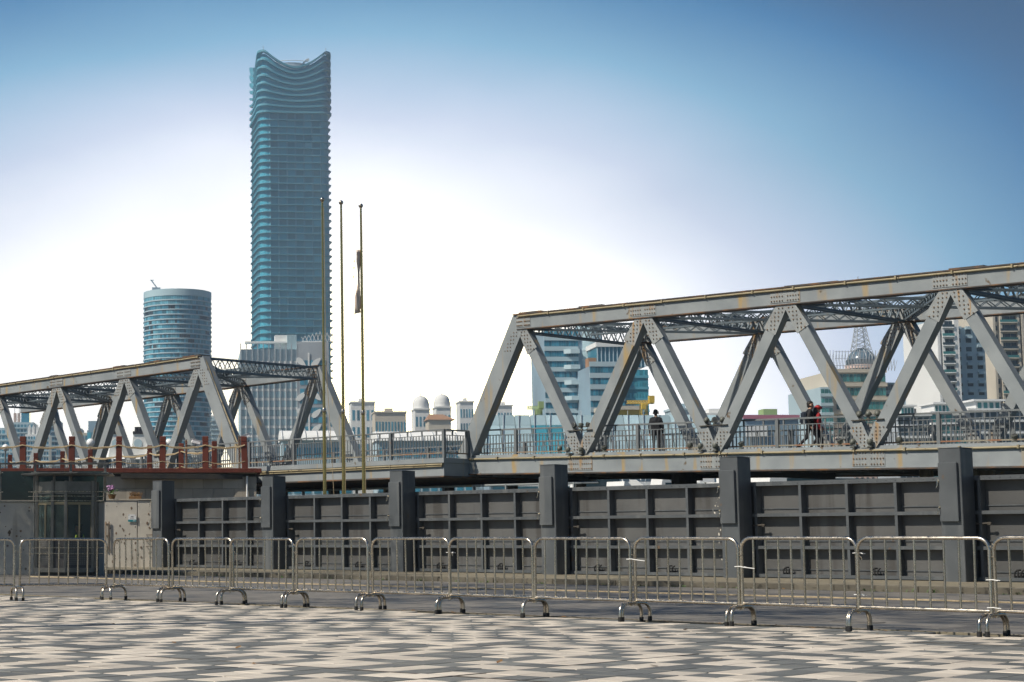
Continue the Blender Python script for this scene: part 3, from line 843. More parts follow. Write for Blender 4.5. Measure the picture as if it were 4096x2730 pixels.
# ------------------------------------------------------------------ left side: walls, screen, booth (square to the viewer)
def frontal(px, d, z=0.):
    p = at(px, 2165, d); return Vector((p.x, p.y, z))
def wpx(a, b, d): return (b-a)/FPX*d*CP
# concrete wall beside the first gate post
dA = 67.9
t = thing('concrete_wall', 'sunlit stained old concrete wall with a notice, left of the first gate post', 'wall', frontal(400, dA), YAW)
wA = wpx(400, 613, dA)
part('panel', MB().cbox(0, wA*.70, 0, .35, -.03, 2.63, .02), M['old_concrete'], t)
part('panel', MB().cbox(wA*.70+.012, wA-.02, .01, .35, -.03, 2.66, .02), M['old_concrete'], t)
part('coping', MB().cbox(-.1, wA-.03, -.03, .38, 2.665, 2.70, .01), M['concrete'], t)
rb = MB()
for z in (1.35,1.12,.92): rb.tube([(wA*.87,-.005,z),(wA*.87,-.09,z),(wA*.87+.22,-.09,z),(wA*.87+.22,-.005,z)], .016, 6)
part('rung', rb, M['rivet'], t)
bb = MB().tube([(wA*.11,-.05,.75),(wA*.11,-.05,1.85)], .02, 6).tube([(wA*.11+.12,-.05,.75),(wA*.11+.12,-.05,1.85)], .02, 6)
for z in (.85,1.3,1.75): bb.box(wA*.11,wA*.11+.12,-.06,-.001,z,z+.03)
part('bracket', bb, M['rivet'], t)
rs = random.Random(8); hb = MB()
for k in range(34):
    x = rs.uniform(.25, wA-.1); z = rs.uniform(.2,2.5); r = rs.uniform(.012,.04); n0 = len(hb.v)
    hb.lathe([(r,0),(r*.9,-.004)], 7, (x,-.001,z), 'y')
    for q in range(n0, len(hb.v)): v = hb.v[q]; hb.v[q] = (v[0], v[1], z+(v[2]-z)*rs.uniform(1.2,1.8))
part('pitting', hb, M['rivet'], t, kind='stuff')
wp = frontal(400, dA)
def A(x, y, z): return wp + Vector((x*CYW-y*SYW, x*SYW+y*CYW, z))
# notice
sx = wpx(400, 512, dA); sw = wpx(512, 545, dA)
t = thing('notice_sign', 'small white notice with a teal band fixed to the concrete wall', 'sign', A(sx, -.03, 1.84), YAW)
part('plate', MB().box(0,sw,-.012,0,0,.28), M['white'], t)
part('teal_band', MB().box(0,sw,-.015,-.0121,-.0,.085), M['teal_print'], t)
tx = MB()
for (x0, x1, z) in ((.33,.38,.175),(.40,.455,.175),(.47,.52,.175),(.535,.58,.175),(.595,.65,.175),(.26,.34,.125),(.38,.46,.125),(.5,.58,.125),(.62,.70,.125)):
    tx.box(sw*x0, sw*x1, -.014, -.0121, z, z+(.04 if z > .15 else .022))
part('lettering', tx, M['grey_print'], t)
tx = MB()
for k in range(4): tx.box(sw*(.60+.08*k), sw*(.655+.08*k), -.017, -.0151, .025, .05)
part('lettering', tx, M['white'], t)
part('screw', MB().lathe([(.014,0),(.01,-.006)],8,(.03,-.0121,.255),'y').lathe([(.014,0),(.01,-.006)],8,(sw-.03,-.0121,.255),'y'), M['rivet'], t)
# flower pot and dry planter on the wall
t = thing('flower_pot', 'potted pink flower standing on top of the concrete wall', 'plant', A(wpx(400,446,dA), .14, 2.70))
part('pot', MB().lathe([(.10,0),(.15,.16),(.165,.18),(.14,.18),(.13,.15)], 14), M['dry'], t, True)
lf = MB(); pt = MB(); rp = random.Random(3)
for k in range(60):
    a = rp.uniform(0,2*pi); r = rp.uniform(.03,.26); z = rp.uniform(.16,.36); s_ = rp.uniform(.04,.08)
    c = Vector((r*cos(a), r*sin(a), z)); u = Vector((cos(a+.8),sin(a+.8),rp.uniform(-.5,.6)))*s_; v = Vector((-sin(a),cos(a),rp.uniform(-.3,.8)))*s_*.6
    lf.quad(c-u, c+v, c+u, c-v)
for k in range(46):
    a = rp.uniform(0,2*pi); r = rp.uniform(0,.15); z = .40+rp.uniform(-.08,.12); s_ = rp.uniform(.035,.06)
    c = Vector((r*cos(a)-.05, r*sin(a), z)); u = Vector((rp.uniform(-1,1),rp.uniform(-1,1),rp.uniform(-.3,.8))).normalized()*s_; v = Vector((rp.uniform(-1,1),rp.uniform(-1,1),rp.uniform(.2,1))).normalized()*s_
    pt.quad(c-u, c-v, c+u, c+v)
part('foliage', lf, M['leaf'], t); part('blossom', pt, M['petal'], t)
t = thing('dry_planter', 'trough of withered brown plants on top of the concrete wall', 'plant', A(wpx(400,540,dA), .14, 2.70), YAW)
part('trough', MB().cbox(-.24,.24,-.10,.10,0,.10,.01), M['dry'], t)
tw = MB()
for k in range(70):
    x = rp.uniform(-.23,.23); y = rp.uniform(-.08,.08); h = rp.uniform(.08,.20)
    tw.tube([(x,y,.09),(x+rp.uniform(-.05,.05),y+rp.uniform(-.04,.04),.09+h*.6),(x+rp.uniform(-.1,.1),y+rp.uniform(-.06,.06),.09+h)], .006, 4)
part('withered_stems', tw, M['dry'], t)
# leaning boards at the foot of the wall
t = thing('leaning_boards', 'pair of old grey boards leaning at the foot of the concrete wall', 'boards', A(.05,-.9,.0), YAW)
for k in range(2): part('board', MB().bar((.2+.12*k,-.2*k,.02),(-.35+.12*k,.3-.2*k,.85),.03,.6,(0,1,0)), M['slab'], t)
# shaded wall left of the booth
dB = 59.4
t = thing('shaded_wall', 'grey pitted concrete wall in shade behind the guard booth at the left edge', 'wall', frontal(-420, dB), YAW)
wB = wpx(-420, 138, dB)
part('panel', MB().cbox(0,wB,0,.4,-.03,2.40,.02), M['old_concrete'], t)
part('panel', MB().cbox(wB+.01,wB+2.3,0,.4,-.03,2.40,.02), M['old_concrete'], t)
part('coping', MB().cbox(-.1,wB+2.35,-.03,.43,2.401,2.45,.01), M['concrete'], t)
hb = MB()
for k in range(60):
    x = rs.uniform(.2, wB-.1); z = rs.uniform(.2,2.3); r = rs.uniform(.01,.045)
    hb.lathe([(r,0),(r*.9,-.004)], 7, (x,-.001,z), 'y')
part('pitting', hb, M['rivet'], t, kind='stuff')
# glass screen on the wall
dG = 60.0
t = thing('glass_screen', 'dark glass wind screen with steel posts and rail above the shaded wall', 'screen', frontal(-300, dG, 2.45), YAW)
gx = [wpx(-300, q, dG) for q in (-300,-150,-5,138,281,419)]
for k, x in enumerate(gx):
    part('post', MB().cbox(x-.04,x+.04,-.03,.05,0,1.22,.006), M['booth_metal'], t)
    cl = MB()
    for z in (.30, .95): cl.lathe([(.06,0),(.05,-.02)], 10, (x,-.031,z), 'y'); cl.box(x-.13,x+.13,-.045,-.032,z-.015,z+.015)
    part('clamp', cl, M['steel'], t)
    if k: part('glass_pane', MB().box(gx[k-1]+.06,x-.06,0,.015,.03,1.0), M['dark_glass'], t)
part('top_rail', MB().cbox(-.2,gx[-1]+.12,-.05,.05,1.221,1.285,.01), M['booth_metal'], t)
# stone abutment and timber deck
dS = 79.6
t = thing('stone_wall', 'stone block abutment wall below the red timber deck', 'wall', frontal(1027, dS), YAW)
part('core', MB().box(-22,-.04,.13,3.9,-2.4,4.10), M['joint'], t)
hz = [-.3,.20,.74,1.28,1.82,2.36,2.90,3.44,3.98]
rs = random.Random(12)
for j in range(8):
    x = 0.0; first = True
    while x > -14:
        l = rs.uniform(.85,1.1) if not first else (.55 if j % 2 else 1.0); first = False
        part('stone_block', MB().cbox(x-l+.008, x, 0, .125, hz[j]+.005, min(hz[j+1],4.10)-.004, .008), M['stone'], t)
        x -= l
    part('stone_block', MB().cbox(-.035,.0,.13,1.95,hz[j]+.005,hz[j+1]-.004,.005), M['stone'], t)
    part('stone_block', MB().cbox(-.035,.0,1.96,3.85,hz[j]+.005,hz[j+1]-.004,.005), M['stone'], t)
part('ledge', MB().box(-9,-1.1,-.14,-.001,2.62,2.70), M['deck_dark'], t)
part('soffit', MB().box(-22,.02,-.02,3.9,4.101,4.145), M['concrete'], t)
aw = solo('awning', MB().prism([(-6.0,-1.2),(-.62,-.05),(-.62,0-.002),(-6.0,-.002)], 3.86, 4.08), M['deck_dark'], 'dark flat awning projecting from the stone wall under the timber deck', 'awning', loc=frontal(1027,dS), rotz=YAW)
solo('drain_pipe', MB().tube([(-.42,-.08,4.0),(-.42,-.08,2.2),(-.42,-.08,.2)],.045,10).box(-.5,-.34,-.12,-.001,3.0,3.05), M['white'], 'thin white drain pipe down the right end of the stone wall', 'pipe', loc=frontal(1027,dS), rotz=YAW, smooth=True)

t = thing('timber_deck', 'dark red timber deck edge above the stone wall', 'deck', frontal(1027, dS), YAW)
part('edge_beam', MB().cbox(-22,.03,-.30,-.06,4.146,4.335,.01), M['timber'], t)
part('end_beam', MB().cbox(.031,.22,-.30,3.0,4.146,4.33,.01), M['timber'], t)
for k in range(20): part('plank', MB().box(-22,.02,-.055+k*.19,.12+k*.19,4.26,4.31), M['timber'], t)
def post_me(w, h):
    m = MB().cbox(-w,w,-w,w,0,h-.26,.012); m.box(-w*.82,w*.82,-w*.82,w*.82,h-.26,h-.225); m.cbox(-w,w,-w,w,h-.225,h,.018); return m.mesh('timber_post', M['timber'])
pm1, pm2 = post_me(.135,1.42), post_me(.12,1.42)
big = []; small = []
bl = ['tall red timber post at the left end over the glass screen', 'tall red timber post, second of the front row from the left', 'tall red timber post, third of the front row from the left',
      'tall red timber post, fourth of the front row from the left', 'tall red timber post, fifth of the front row from the left', 'red timber post leaning slightly at the right end of the deck']
for k, px in enumerate((-118, 89, 285, 474, 650, 823, 981)):
    p = frontal(px, 79.45, 4.335)
    lab = 'tall red timber post just outside the left edge' if k == 0 else bl[k-1]
    o = tag(obj('timber_post', pm1, None, p, (0, radians(-2.2) if k == 6 else random.uniform(-.008,.008), YAW+random.uniform(-.05,.05))), lab, 'post', 'red timber posts of the deck')
    big.append(p)
for k in range(8):
    p = Vector((-63.1-2.42*k, 53.65, 4.312))
    tag(obj('timber_post', pm2, None, p, (0,0,YAW+random.uniform(-.1,.1))), 'shorter looking red timber post of the rear row, %s from the right' % ORD[k], 'post', 'red timber posts of the deck')
    small.append(p)
def rope(a, b, z, sag, r=.022):
    n = 10; q = []
    for k in range(n+1):
        u = k/n; p = a.lerp(b, u); p.z += z - sag*4*u*(1-u); q.append(p + Vector((0,0,.015*sin(k*2.1))))
    return MB().tube(q, r, 6)
for row, pts, nm in ((0, big, 'front'), (1, small, 'rear')):
    for k in range(len(pts)-1):
        a, b = pts[k], pts[k+1]; off = Vector((SYW,-CYW,0))*.13
        for z, nz in ((1.02,'upper'), (.30,'lower')):
            mb = rope(a+off, b+off, z, .11, .03 if z > .5 else .018)
            if z > .5: mb2 = rope(a+off*1.2, b+off*1.2, z-.01, .15, .015); mb.add(mb2.v, mb2.f)
            solo('rope', mb, M['rope'], '%s sagging rope of the %s row of timber posts, %s span from the %s' % (nz, nm, ORD[k], 'left' if row == 0 else 'right'), 'rope', 'ropes between the timber posts', True)

# security cameras and globe lamps on the deck
for px, py, tilt, lab in ((745,1758,.25,'white security camera on a pole behind the timber posts'), (958,1742,-.35,'security camera on a pole at the right end of the timber deck')):
    p = at(px, 1873, 82.0); top = at(px, py, 82.0)
    t = thing('security_camera', lab, 'camera', (p.x, p.y, 4.312), YAW)
    h = top.z-4.312
    part('pole', MB().lathe([(.055,0),(.055,h-.1),(.07,h-.08),(.06,h)], 12), M['steel'], t, True)
    part('arm', MB().tube([(.05,0,h-.32),(.42,0,h-.30),(.44,0,h-.22)], .025, 6).box(.03,.2,-.06,.06,h-.40,h-.26), M['booth_metal'], t)
    c = MB().cbox(-.10,.34,-.08,.08,-.07,.09,.03); c.box(-.14,.40,-.10,.10,.092,.105); c.lathe([(.05,0),(.045,.05)], 10, (.36,0,0))
    o = part('housing', c, M['lamp_white'], t); o.location = (.34 if px < 800 else .18, 0, h-.10); o.rotation_euler = (0, tilt, 0)
for k, (px, py, r) in enumerate(((22,1792,.17),(362,1772,.20),(676,1772,.19))):
    d = 97.0 if k < 2 else 93.0
    p = at(px, py, d)
    t = thing('globe_lamp', 'white globe lamp on a post behind the left bridge railing, %s from left' % ORD[k], 'lamp', (p.x, p.y, 4.25), 0, 'globe lamps on the left bridge')
    h = p.z-4.25
    part('lamp_post', MB().lathe([(.07,0),(.05,.2),(.04,h-r)], 10), M['rail_paint'], t, True)
    part('globe', MB().ball((0,0,h),r*1.15,18,12), M['lamp_white'], t, True)

# guard booth ------------------------------------------------------------
dK = 57.4; bw = wpx(140, 376, dK)
t = thing('guard_booth', 'glazed metal guard booth with slatted roof standing in the shade', 'booth', frontal(140, dK, 0), YAW)
x1, x2 = wpx(140,208,dK), wpx(140,262,dK)             # chamfered centre bay
plan = [(0,.55),(x1,.10),(x2,.0),(bw-.06,.28),(bw,.40),(bw,2.0),(0,2.0)]
def bay(a, b, z0, z1, off=0.0, th=.03):
    a = Vector((a[0],a[1],0)); b = Vector((b[0],b[1],0)); d = (b-a).normalized(); n = Vector((d.y,-d.x,0))
    a = a+n*off; b = b+n*off
    q = MB(); c = a-n*th; e = b-n*th
    return q.add([(a.x,a.y,z0),(b.x,b.y,z0),(e.x,e.y,z0),(c.x,c.y,z0),(a.x,a.y,z1),(b.x,b.y,z1),(e.x,e.y,z1),(c.x,c.y,z1)],
                 [(0,3,2,1),(4,5,6,7),(0,1,5,4),(1,2,6,5),(2,3,7,6),(3,0,4,7)])
cen = (bw/2, 1.1)
sc_ = lambda f: [(cen[0]+(x-cen[0])*f, cen[1]+(y-cen[1])*f) for x, y in plan]
part('plinth', MB().prism(sc_(1.06), .12, .26), M['booth_metal'], t)
part('floor', MB().prism(sc_(.985), .261, .30), M['booth_dark'], t)
part('foot_frame', MB().prism(sc_(.9), 0, .119), M['booth_dark'], t)
part('ceiling', MB().prism(sc_(.985), 2.72, 2.78), M['booth_dark'], t)
for k in range(7):
    a, b = plan[k], plan[(k+1)%7]
    if k in (0,1,2,3):
        lp = part('lower_panel', bay(a,b,.301,1.18,-.012,.02), M['booth_dark'], t)
        if k in (0,2):
            dots = MB(); A_ = Vector((*a,0)); B_ = Vector((*b,0)); d_ = (B_-A_); Ln = d_.length; d_.normalize(); n_ = Vector((d_.y,-d_.x,0))
            nx = int(Ln/.06)
            for i in range(1,nx):
                for j in range(13):
                    c_ = A_+d_*(i*Ln/nx)-n_*.011; z = .36+j*.06
                    u_ = d_*.021
                    dots.quad(c_-u_+Vector((0,0,z)), c_+u_+Vector((0,0,z)), c_+u_+Vector((0,0,z+.042)), c_-u_+Vector((0,0,z+.042)))
            part('perforated_sheet', dots, M['booth_metal'], lp, kind='stuff')
        part('sill', bay(a,b,1.181,1.225,.01,.06), M['booth_metal'], t)
        part('window_pane', bay(a,b,1.226,2.28,-.02,.008), M['clear_glass'], t)
        part('lintel', bay(a,b,2.281,2.36,.0,.05), M['booth_frame'], t)
        part('fascia', bay(a,b,2.62,3.02,.0,.03), M['booth_metal'], t)
        part('transom_pane', bay(a,b,2.361,2.619,-.02,.01), M['clear_glass'], t)
        if k != 1:
            A_ = Vector((*a,0)); B_ = Vector((*b,0))
            for f_ in (.04,.5,.96) if k == 2 else (.05,.55):
                c_ = A_.lerp(B_, f_); part('mullion', MB().cbox(c_.x-.028,c_.x+.028,c_.y-.025,c_.y+.035,1.226,2.28,.004), M['booth_frame'], t)
    elif k == 5: part('rear_wall', bay(a,b,.301,2.71,-.01,.02), M['booth_dark'], t)
    else:
        part('side_wall', bay(a,b,.301,1.18,-.01,.02), M['booth_dark'], t); part('side_pane', bay(a,b,1.2,2.6,-.02,.01), M['clear_glass'], t)
    part('corner_post', MB().cbox(a[0]-.05,a[0]+.05,a[1]-.05,a[1]+.05,.261,3.05,.012), M['booth_metal'], t)
for z in (2.40,2.55,2.70,.72,.90):
    rp_ = [(x,y,z) for x,y in [(cen[0]+(x-cen[0])*1.05-.0, cen[1]+(y-cen[1])*1.05) for x,y in plan[:5]]]
    rp_ = [(-.28,.62,z)]+rp_+[(bw+.30,.30,z)]
    part('rod', MB().tube(rp_,.013,6), M['steel'], t)
for x in (.0, .55, 1.1, bw):
    part('roof_strut', MB().cbox(x-.04,x+.04,.6,.68,3.021,3.26,.005), M['booth_metal'], t)
part('roof', MB().prism([(-.55,.9),(x1*.3,-.35),(x2+.4,-.5),(bw+.55,.1),(bw+.55,2.3),(-.55,2.3)],3.261,3.30), M['booth_metal'], t)
for k in range(5): part('roof_louvre', MB().bar((-.45+.04*k,-.1+.28*k,3.235),(bw+.45,-.25+.28*k,3.235),.14,.018), M['booth_metal'], t)
part('desk', MB().box(.35,bw-.25,.45,1.0,1.0,1.05), M['booth_dark'], t)
part('seat', MB().cbox(bw*.60,bw*.60+.45,1.05,1.5,.70,.78,.02).tube([(bw*.60+.22,1.28,.31),(bw*.60+.22,1.28,.70)],.04,8), M['booth_dark'], t)
BOOTH = t

# ------------------------------------------------------------------ people
def cap_pts(mb, p, q, r1, r2, n=10):
    p = Vector(p); q = Vector(q); d = q-p; L = d.length; d.normalize()
    pts = []; rs_ = []
    for k in range(4):
        a = pi/2*(1-k/3.); pts.append(p-d*r1*sin(a)); rs_.append(max(r1*cos(a), .001))
    for k in range(4):
        a = pi/2*k/3.; pts.append(q+d*r2*sin(a)); rs_.append(max(r2*cos(a), .001))
    mb.tube(pts, rs_, n)
def hand(prims, w, down, fwd, side):
    """palm, four fingers and a thumb from the wrist w"""
    w = Vector(w); dn = Vector(down).normalized(); fw = Vector(fwd).normalized()
    k = w+dn*.09
    prims.append(('c', w, k, .026, .034, 'skin')); prims.append(('c', w+fw*.015, k+fw*.022, .022, .022, 'skin')); prims.append(('c', w-fw*.015, k-fw*.022, .022, .022, 'skin'))
    sd = dn.cross(fw)*side
    for i, l in enumerate((.068,.078,.073,.056)):
        b = k+fw*(.030-.020*i); m = b+dn*l*.55+sd*.006; e = m+dn*l*.45+sd*.020
        prims.append(('c', b, m, .0098, .0092, 'skin')); prims.append(('c', m, e, .0092, .008, 'skin'))
    b = w+dn*.03+fw*.028; m = b+dn*.035+fw*.026; e = m+dn*.032+fw*.004
    prims.append(('c', b, m, .0125, .011, 'skin')); prims.append(('c', m, e, .011, .009, 'skin'))
def make_person(label, loc, rotz, mats, pose, H=1.72, voxel=.0115):
    s = H/1.72; pr = []
    c = lambda p, q, r1, r2, tg: pr.append(('c', Vector(p)*s, Vector(q)*s, r1*s, r2*s, tg))
    hip = pose.get('hip', .92); sit = pose.get('sit', False)
    for sd, nm in ((-1,'L'), (1,'R')):
        kn, an = pose['leg'+nm]
        hp = Vector((.095*sd, 0, hip)); kn = Vector(kn); an = Vector(an)
        c(hp, kn, .088, .06, 'leg'); c(kn, an, .058, .042, 'leg'); c(kn.lerp(an,.25)+Vector((0,.012,0)), an, .052, .040, 'leg')
        fd = Vector(pose.get('foot'+nm, (0,-1,0))).normalized()
        c(an-Vector((0,0,.035))-fd*.03, an+fd*.17-Vector((0,0,.05)), .045, .034, 'shoe')
        el, wr = pose['arm'+nm]
        sh = Vector((.170*sd, .01, hip+.475)); el = Vector(el); wr = Vector(wr)
        c(sh, el, .066, .054, 'coat'); c(el, wr, .053, .040, 'coat')
        d_ = (wr-el).normalized(); hand(pr, (wr+d_*.02)*s, d_, pose.get('thumb', (0,-1,0)), sd)
        c((0.03*sd,0.01,hip+.515), sh, .066, .066, 'coat')
        c((.07*sd,0,hip+.02), (.10*sd,.0,hip+.40), .105, .115, 'coat'); c((.07*sd,0,hip-.06), (.06*sd,0,hip+.02), .105, .11, 'coat')
        c((.075*sd,-.02,hip+.36), (.08*sd,-.02,hip+.44), .10, .09, 'coat')
    c((0,0,hip+.05), (0,0,hip+.45), .11, .12, 'coat')
    hd = Vector(pose.get('head', (0,-.02,hip+.71))); fdir = Vector(pose.get('face', (0,-1,0))).normalized(); lt = Vector((-fdir.y, fdir.x, 0))
    c((0,.01,hip+.50), hd-Vector((0,0,.09)), .066, .060, 'skin')
    up = Vector((0,0,1))
    c(hd+up*.03+fdir*-.012, hd+up*.045+fdir*.02, .098, .088, 'skin'); c(hd-up*.02+fdir*.015, hd-up*.085+fdir*.045, .078, .048, 'skin')
    c(hd+fdir*.10+up*.005, hd+fdir*.118-up*.025, .010, .016, 'skin')
    c(hd+fdir*.088-up*.068, hd+fdir*.094-up*.068, .016, .012, 'lip')
    for sd in (-1,1):
        c(hd+lt*.094*sd+up*.01, hd+lt*.100*sd-up*.03, .020, .014, 'skin')
        c(hd+fdir*.088+lt*.034*sd+up*.022, hd+fdir*.093+lt*.034*sd+up*.022, .012, .009, 'eye')
    c(hd+up*.055-fdir*.035, hd+up*.068+fdir*.012, .094, .088, 'hair'); c(hd-fdir*.055-up*.02, hd-fdir*.03+up*.05, .070, .085, 'hair')
    for e in pose.get('extra', []): c(*e)
    mb = MB()
    for _, p, q, r1, r2, tg in pr: cap_pts(mb, p, q, r1, r2)
    tmp = bpy.data.objects.new('tmp', mb.mesh('tmp', [])); COL.objects.link(tmp)
    md = tmp.modifiers.new('r', 'REMESH'); md.mode = 'VOXEL'; md.voxel_size = voxel
    ms = tmp.modifiers.new('s', 'SMOOTH'); ms.factor = .5; ms.iterations = 2
    dg = bpy.context.evaluated_depsgraph_get()
    me = bpy.data.meshes.new_from_object(tmp.evaluated_get(dg))
    bpy.data.objects.remove(tmp)
    keys = ['coat','leg','skin','hair','shoe','lip','eye','vest']
    me.materials.clear()
    for k_ in keys: me.materials.append(mats.get(k_, mats['coat']))
    segs = [(p, q-p, max((q-p).length_squared, 1e-9), (r1+r2)/2, keys.index(tg)) for _, p, q, r1, r2, tg in pr]
    idx = []
    for f in me.polygons:
        cc = f.center; best = 1e9; bi = 0
        for p, d, l2, r, ki in segs:
            u = (cc-p).dot(d)/l2; u = 0. if u < 0 else (1. if u > 1 else u)
            v = (cc-p-d*u).length-r
            if v < best: best = v; bi = ki
        idx.append(bi)
    me.polygons.foreach_set('material_index', idx)
    me.polygons.foreach_set('use_smooth', [True]*len(idx)); me.update()
    me.name = 'person'
    o = obj('person', me, None, loc, (0,0,rotz))
    return tag(o, label, 'person')
def pm(nm, coat, leg, hair=(.015,.012,.01), skin=(.42,.25,.17), shoe=(.012,.012,.012), vest=None):
    d = {'coat': mat(nm+'_coat', coat, .8, col2=tuple(x*.7 for x in coat), nscale=12), 'leg': mat(nm+'_trousers', leg, .85), 'skin': mat(nm+'_skin', skin, .5),
         'hair': mat(nm+'_hair', hair, .6), 'shoe': mat(nm+'_shoe', shoe, .5), 'lip': mat(nm+'_lip', (.30,.13,.10), .5), 'eye': mat(nm+'_eye', (.02,.015,.012), .3)}
    if vest: d['vest'] = mat(nm+'_vest', vest, .6)
    return d
STAND = {'legL': ((-.10,-.01,.49),(-.105,.01,.09)), 'legR': ((.10,-.02,.49),(.11,.0,.09)), 'armL': ((-.25,.03,1.13),(-.245,-.05,.88)), 'armR': ((.25,.03,1.13),(.245,-.05,.88))}
dz_ = lambda x, y: on_bridge(OR, .0185, x-OR.x, y-OR.y, -.03).z
mX = at(2630, 1808, 1.0)
def on_deck(px, Y):
    r = ray(px, 1800); k = Y/r.y; X = r.x*k; return Vector((X, Y, dz_(X, Y)))
p1 = on_deck(2627, 58.55)
make_person('man in a black suit standing with his back turned on the right bridge', p1, YAW-.25+pi, pm('suit', (.012,.013,.016), (.013,.013,.015)), STAND, 1.75)
WALK = {'legL': ((-.10,-.20,.52),(-.10,-.26,.10)), 'legR': ((.10,.10,.50),(.10,.40,.20)), 'armL': ((-.25,.12,1.14),(-.25,.02,.90)), 'armR': ((.25,-.10,1.14),(.22,-.26,.95)), 'head': (0,-.045,1.62)}
p2 = on_deck(3243, 58.6)
make_person('person in a dark padded jacket walking right on the bridge with a backpack', p2, YAW+pi/2-.1, pm('dark', (.014,.013,.013), (.012,.012,.014)), WALK, 1.80)
W2 = dict(WALK); W2['legL'] = ((-.10,.08,.50),(-.10,.34,.18)); W2['legR'] = ((.10,-.18,.52),(.10,-.22,.10)); W2['face'] = (-.8,-.6,0)
W2['extra'] = [((0,.05,1.60),(-.06,.09,1.30),.085,.05,'hair'), ((.05,.06,1.56),(.07,.10,1.32),.07,.045,'hair')]
p3 = on_deck(3274, 58.95)
P3 = make_person('person in a red jacket and red cap beside the one with the backpack', p3, YAW+pi/2+.1, pm('red', (.32,.012,.018), (.012,.012,.014), shoe=(.02,.02,.02)), W2, 1.68)
s3 = 1.68/1.72
cp = MB().ball((0,-.045*s3,1.665*s3),.112,16,10,(1,1.05,.85)); cp.lathe([(.118,0),(.125,.03),(.116,.06)],16,(0,-.045*s3,1.655*s3)); cp.tube([(0,-.14,1.66*s3),(-.02,-.20,1.64*s3)],[.06,.02],8)
part('cap', cp, M['red_cloth'], P3, True)
bp = MB().cbox(-.15,.15,.0,.19,1.02,1.46,.05); bp.cbox(-.12,.12,.19,.24,1.06,1.26,.03); bp.tube([(-.12,.02,1.46),(-.14,-.12,1.50),(-.14,-.16,1.25),(-.14,-.06,1.06)],.018,6); bp.tube([(.12,.02,1.46),(.14,-.12,1.50),(.14,-.16,1.25),(.14,-.06,1.06)],.018,6)
solo('backpack', bp, mat('backpack', (.012,.02,.035), .7), 'dark navy backpack on the back of the person in the dark jacket', 'backpack', loc=p2+Vector((sin(YAW+pi/2-.1),-cos(YAW+pi/2-.1),0))*-.10, rotz=YAW+pi/2-.1)
SIT = {'hip': .42, 'legL': ((-.12,-.42,.48),(-.12,-.40,.09)), 'legR': ((.12,-.42,.48),(.12,-.40,.09)), 'armL': ((-.26,-.08,.64),(-.18,-.34,.66)), 'armR': ((.26,-.08,.64),(.18,-.34,.66)), 'head': (0,-.05,1.13),
       'extra': [((-.07,-.05,.50),(-.08,-.05,.84),.105,.105,'vest'), ((.07,-.05,.50),(.08,-.05,.84),.105,.105,'vest'), ((-.09,.05,.50),(-.09,.05,.86),.09,.09,'vest'), ((.09,.05,.50),(.09,.05,.86),.09,.09,'vest')]}
gp = BOOTH.matrix_basis.to_translation() if False else frontal(140, dK)
gl = Vector((bw*.60+.22, 1.28, 0)); gp = gp + Vector((gl.x*CYW-gl.y*SYW, gl.x*SYW+gl.y*CYW, .40))
G = make_person('guard in a dark cap and yellow high visibility vest seated inside the booth', gp, YAW-1.35, pm('guard', (.02,.02,.025), (.02,.02,.025), vest=(.42,.55,.04)), SIT, 1.72, .014)
gc = MB().lathe([(.115,1.20),(.14,1.235),(.135,1.26),(.03,1.275)],16,(0,-.04,0)); gc.prism([(-.07,-.13),(.07,-.13),(.05,-.21),(-.05,-.21)],1.185,1.195)
part('cap', gc, M['rubber'], G, True)
sv = MB()
for z in (.60,.72): sv.lathe([(.21,0),(.21,.035)],20,(0,0,z))
for i in range(len(sv.v)): v = sv.v[i]; sv.v[i] = (v[0]*1.0, v[1]*.80, v[2])
part('reflective_band', sv, M['lamp_white'], G, True)

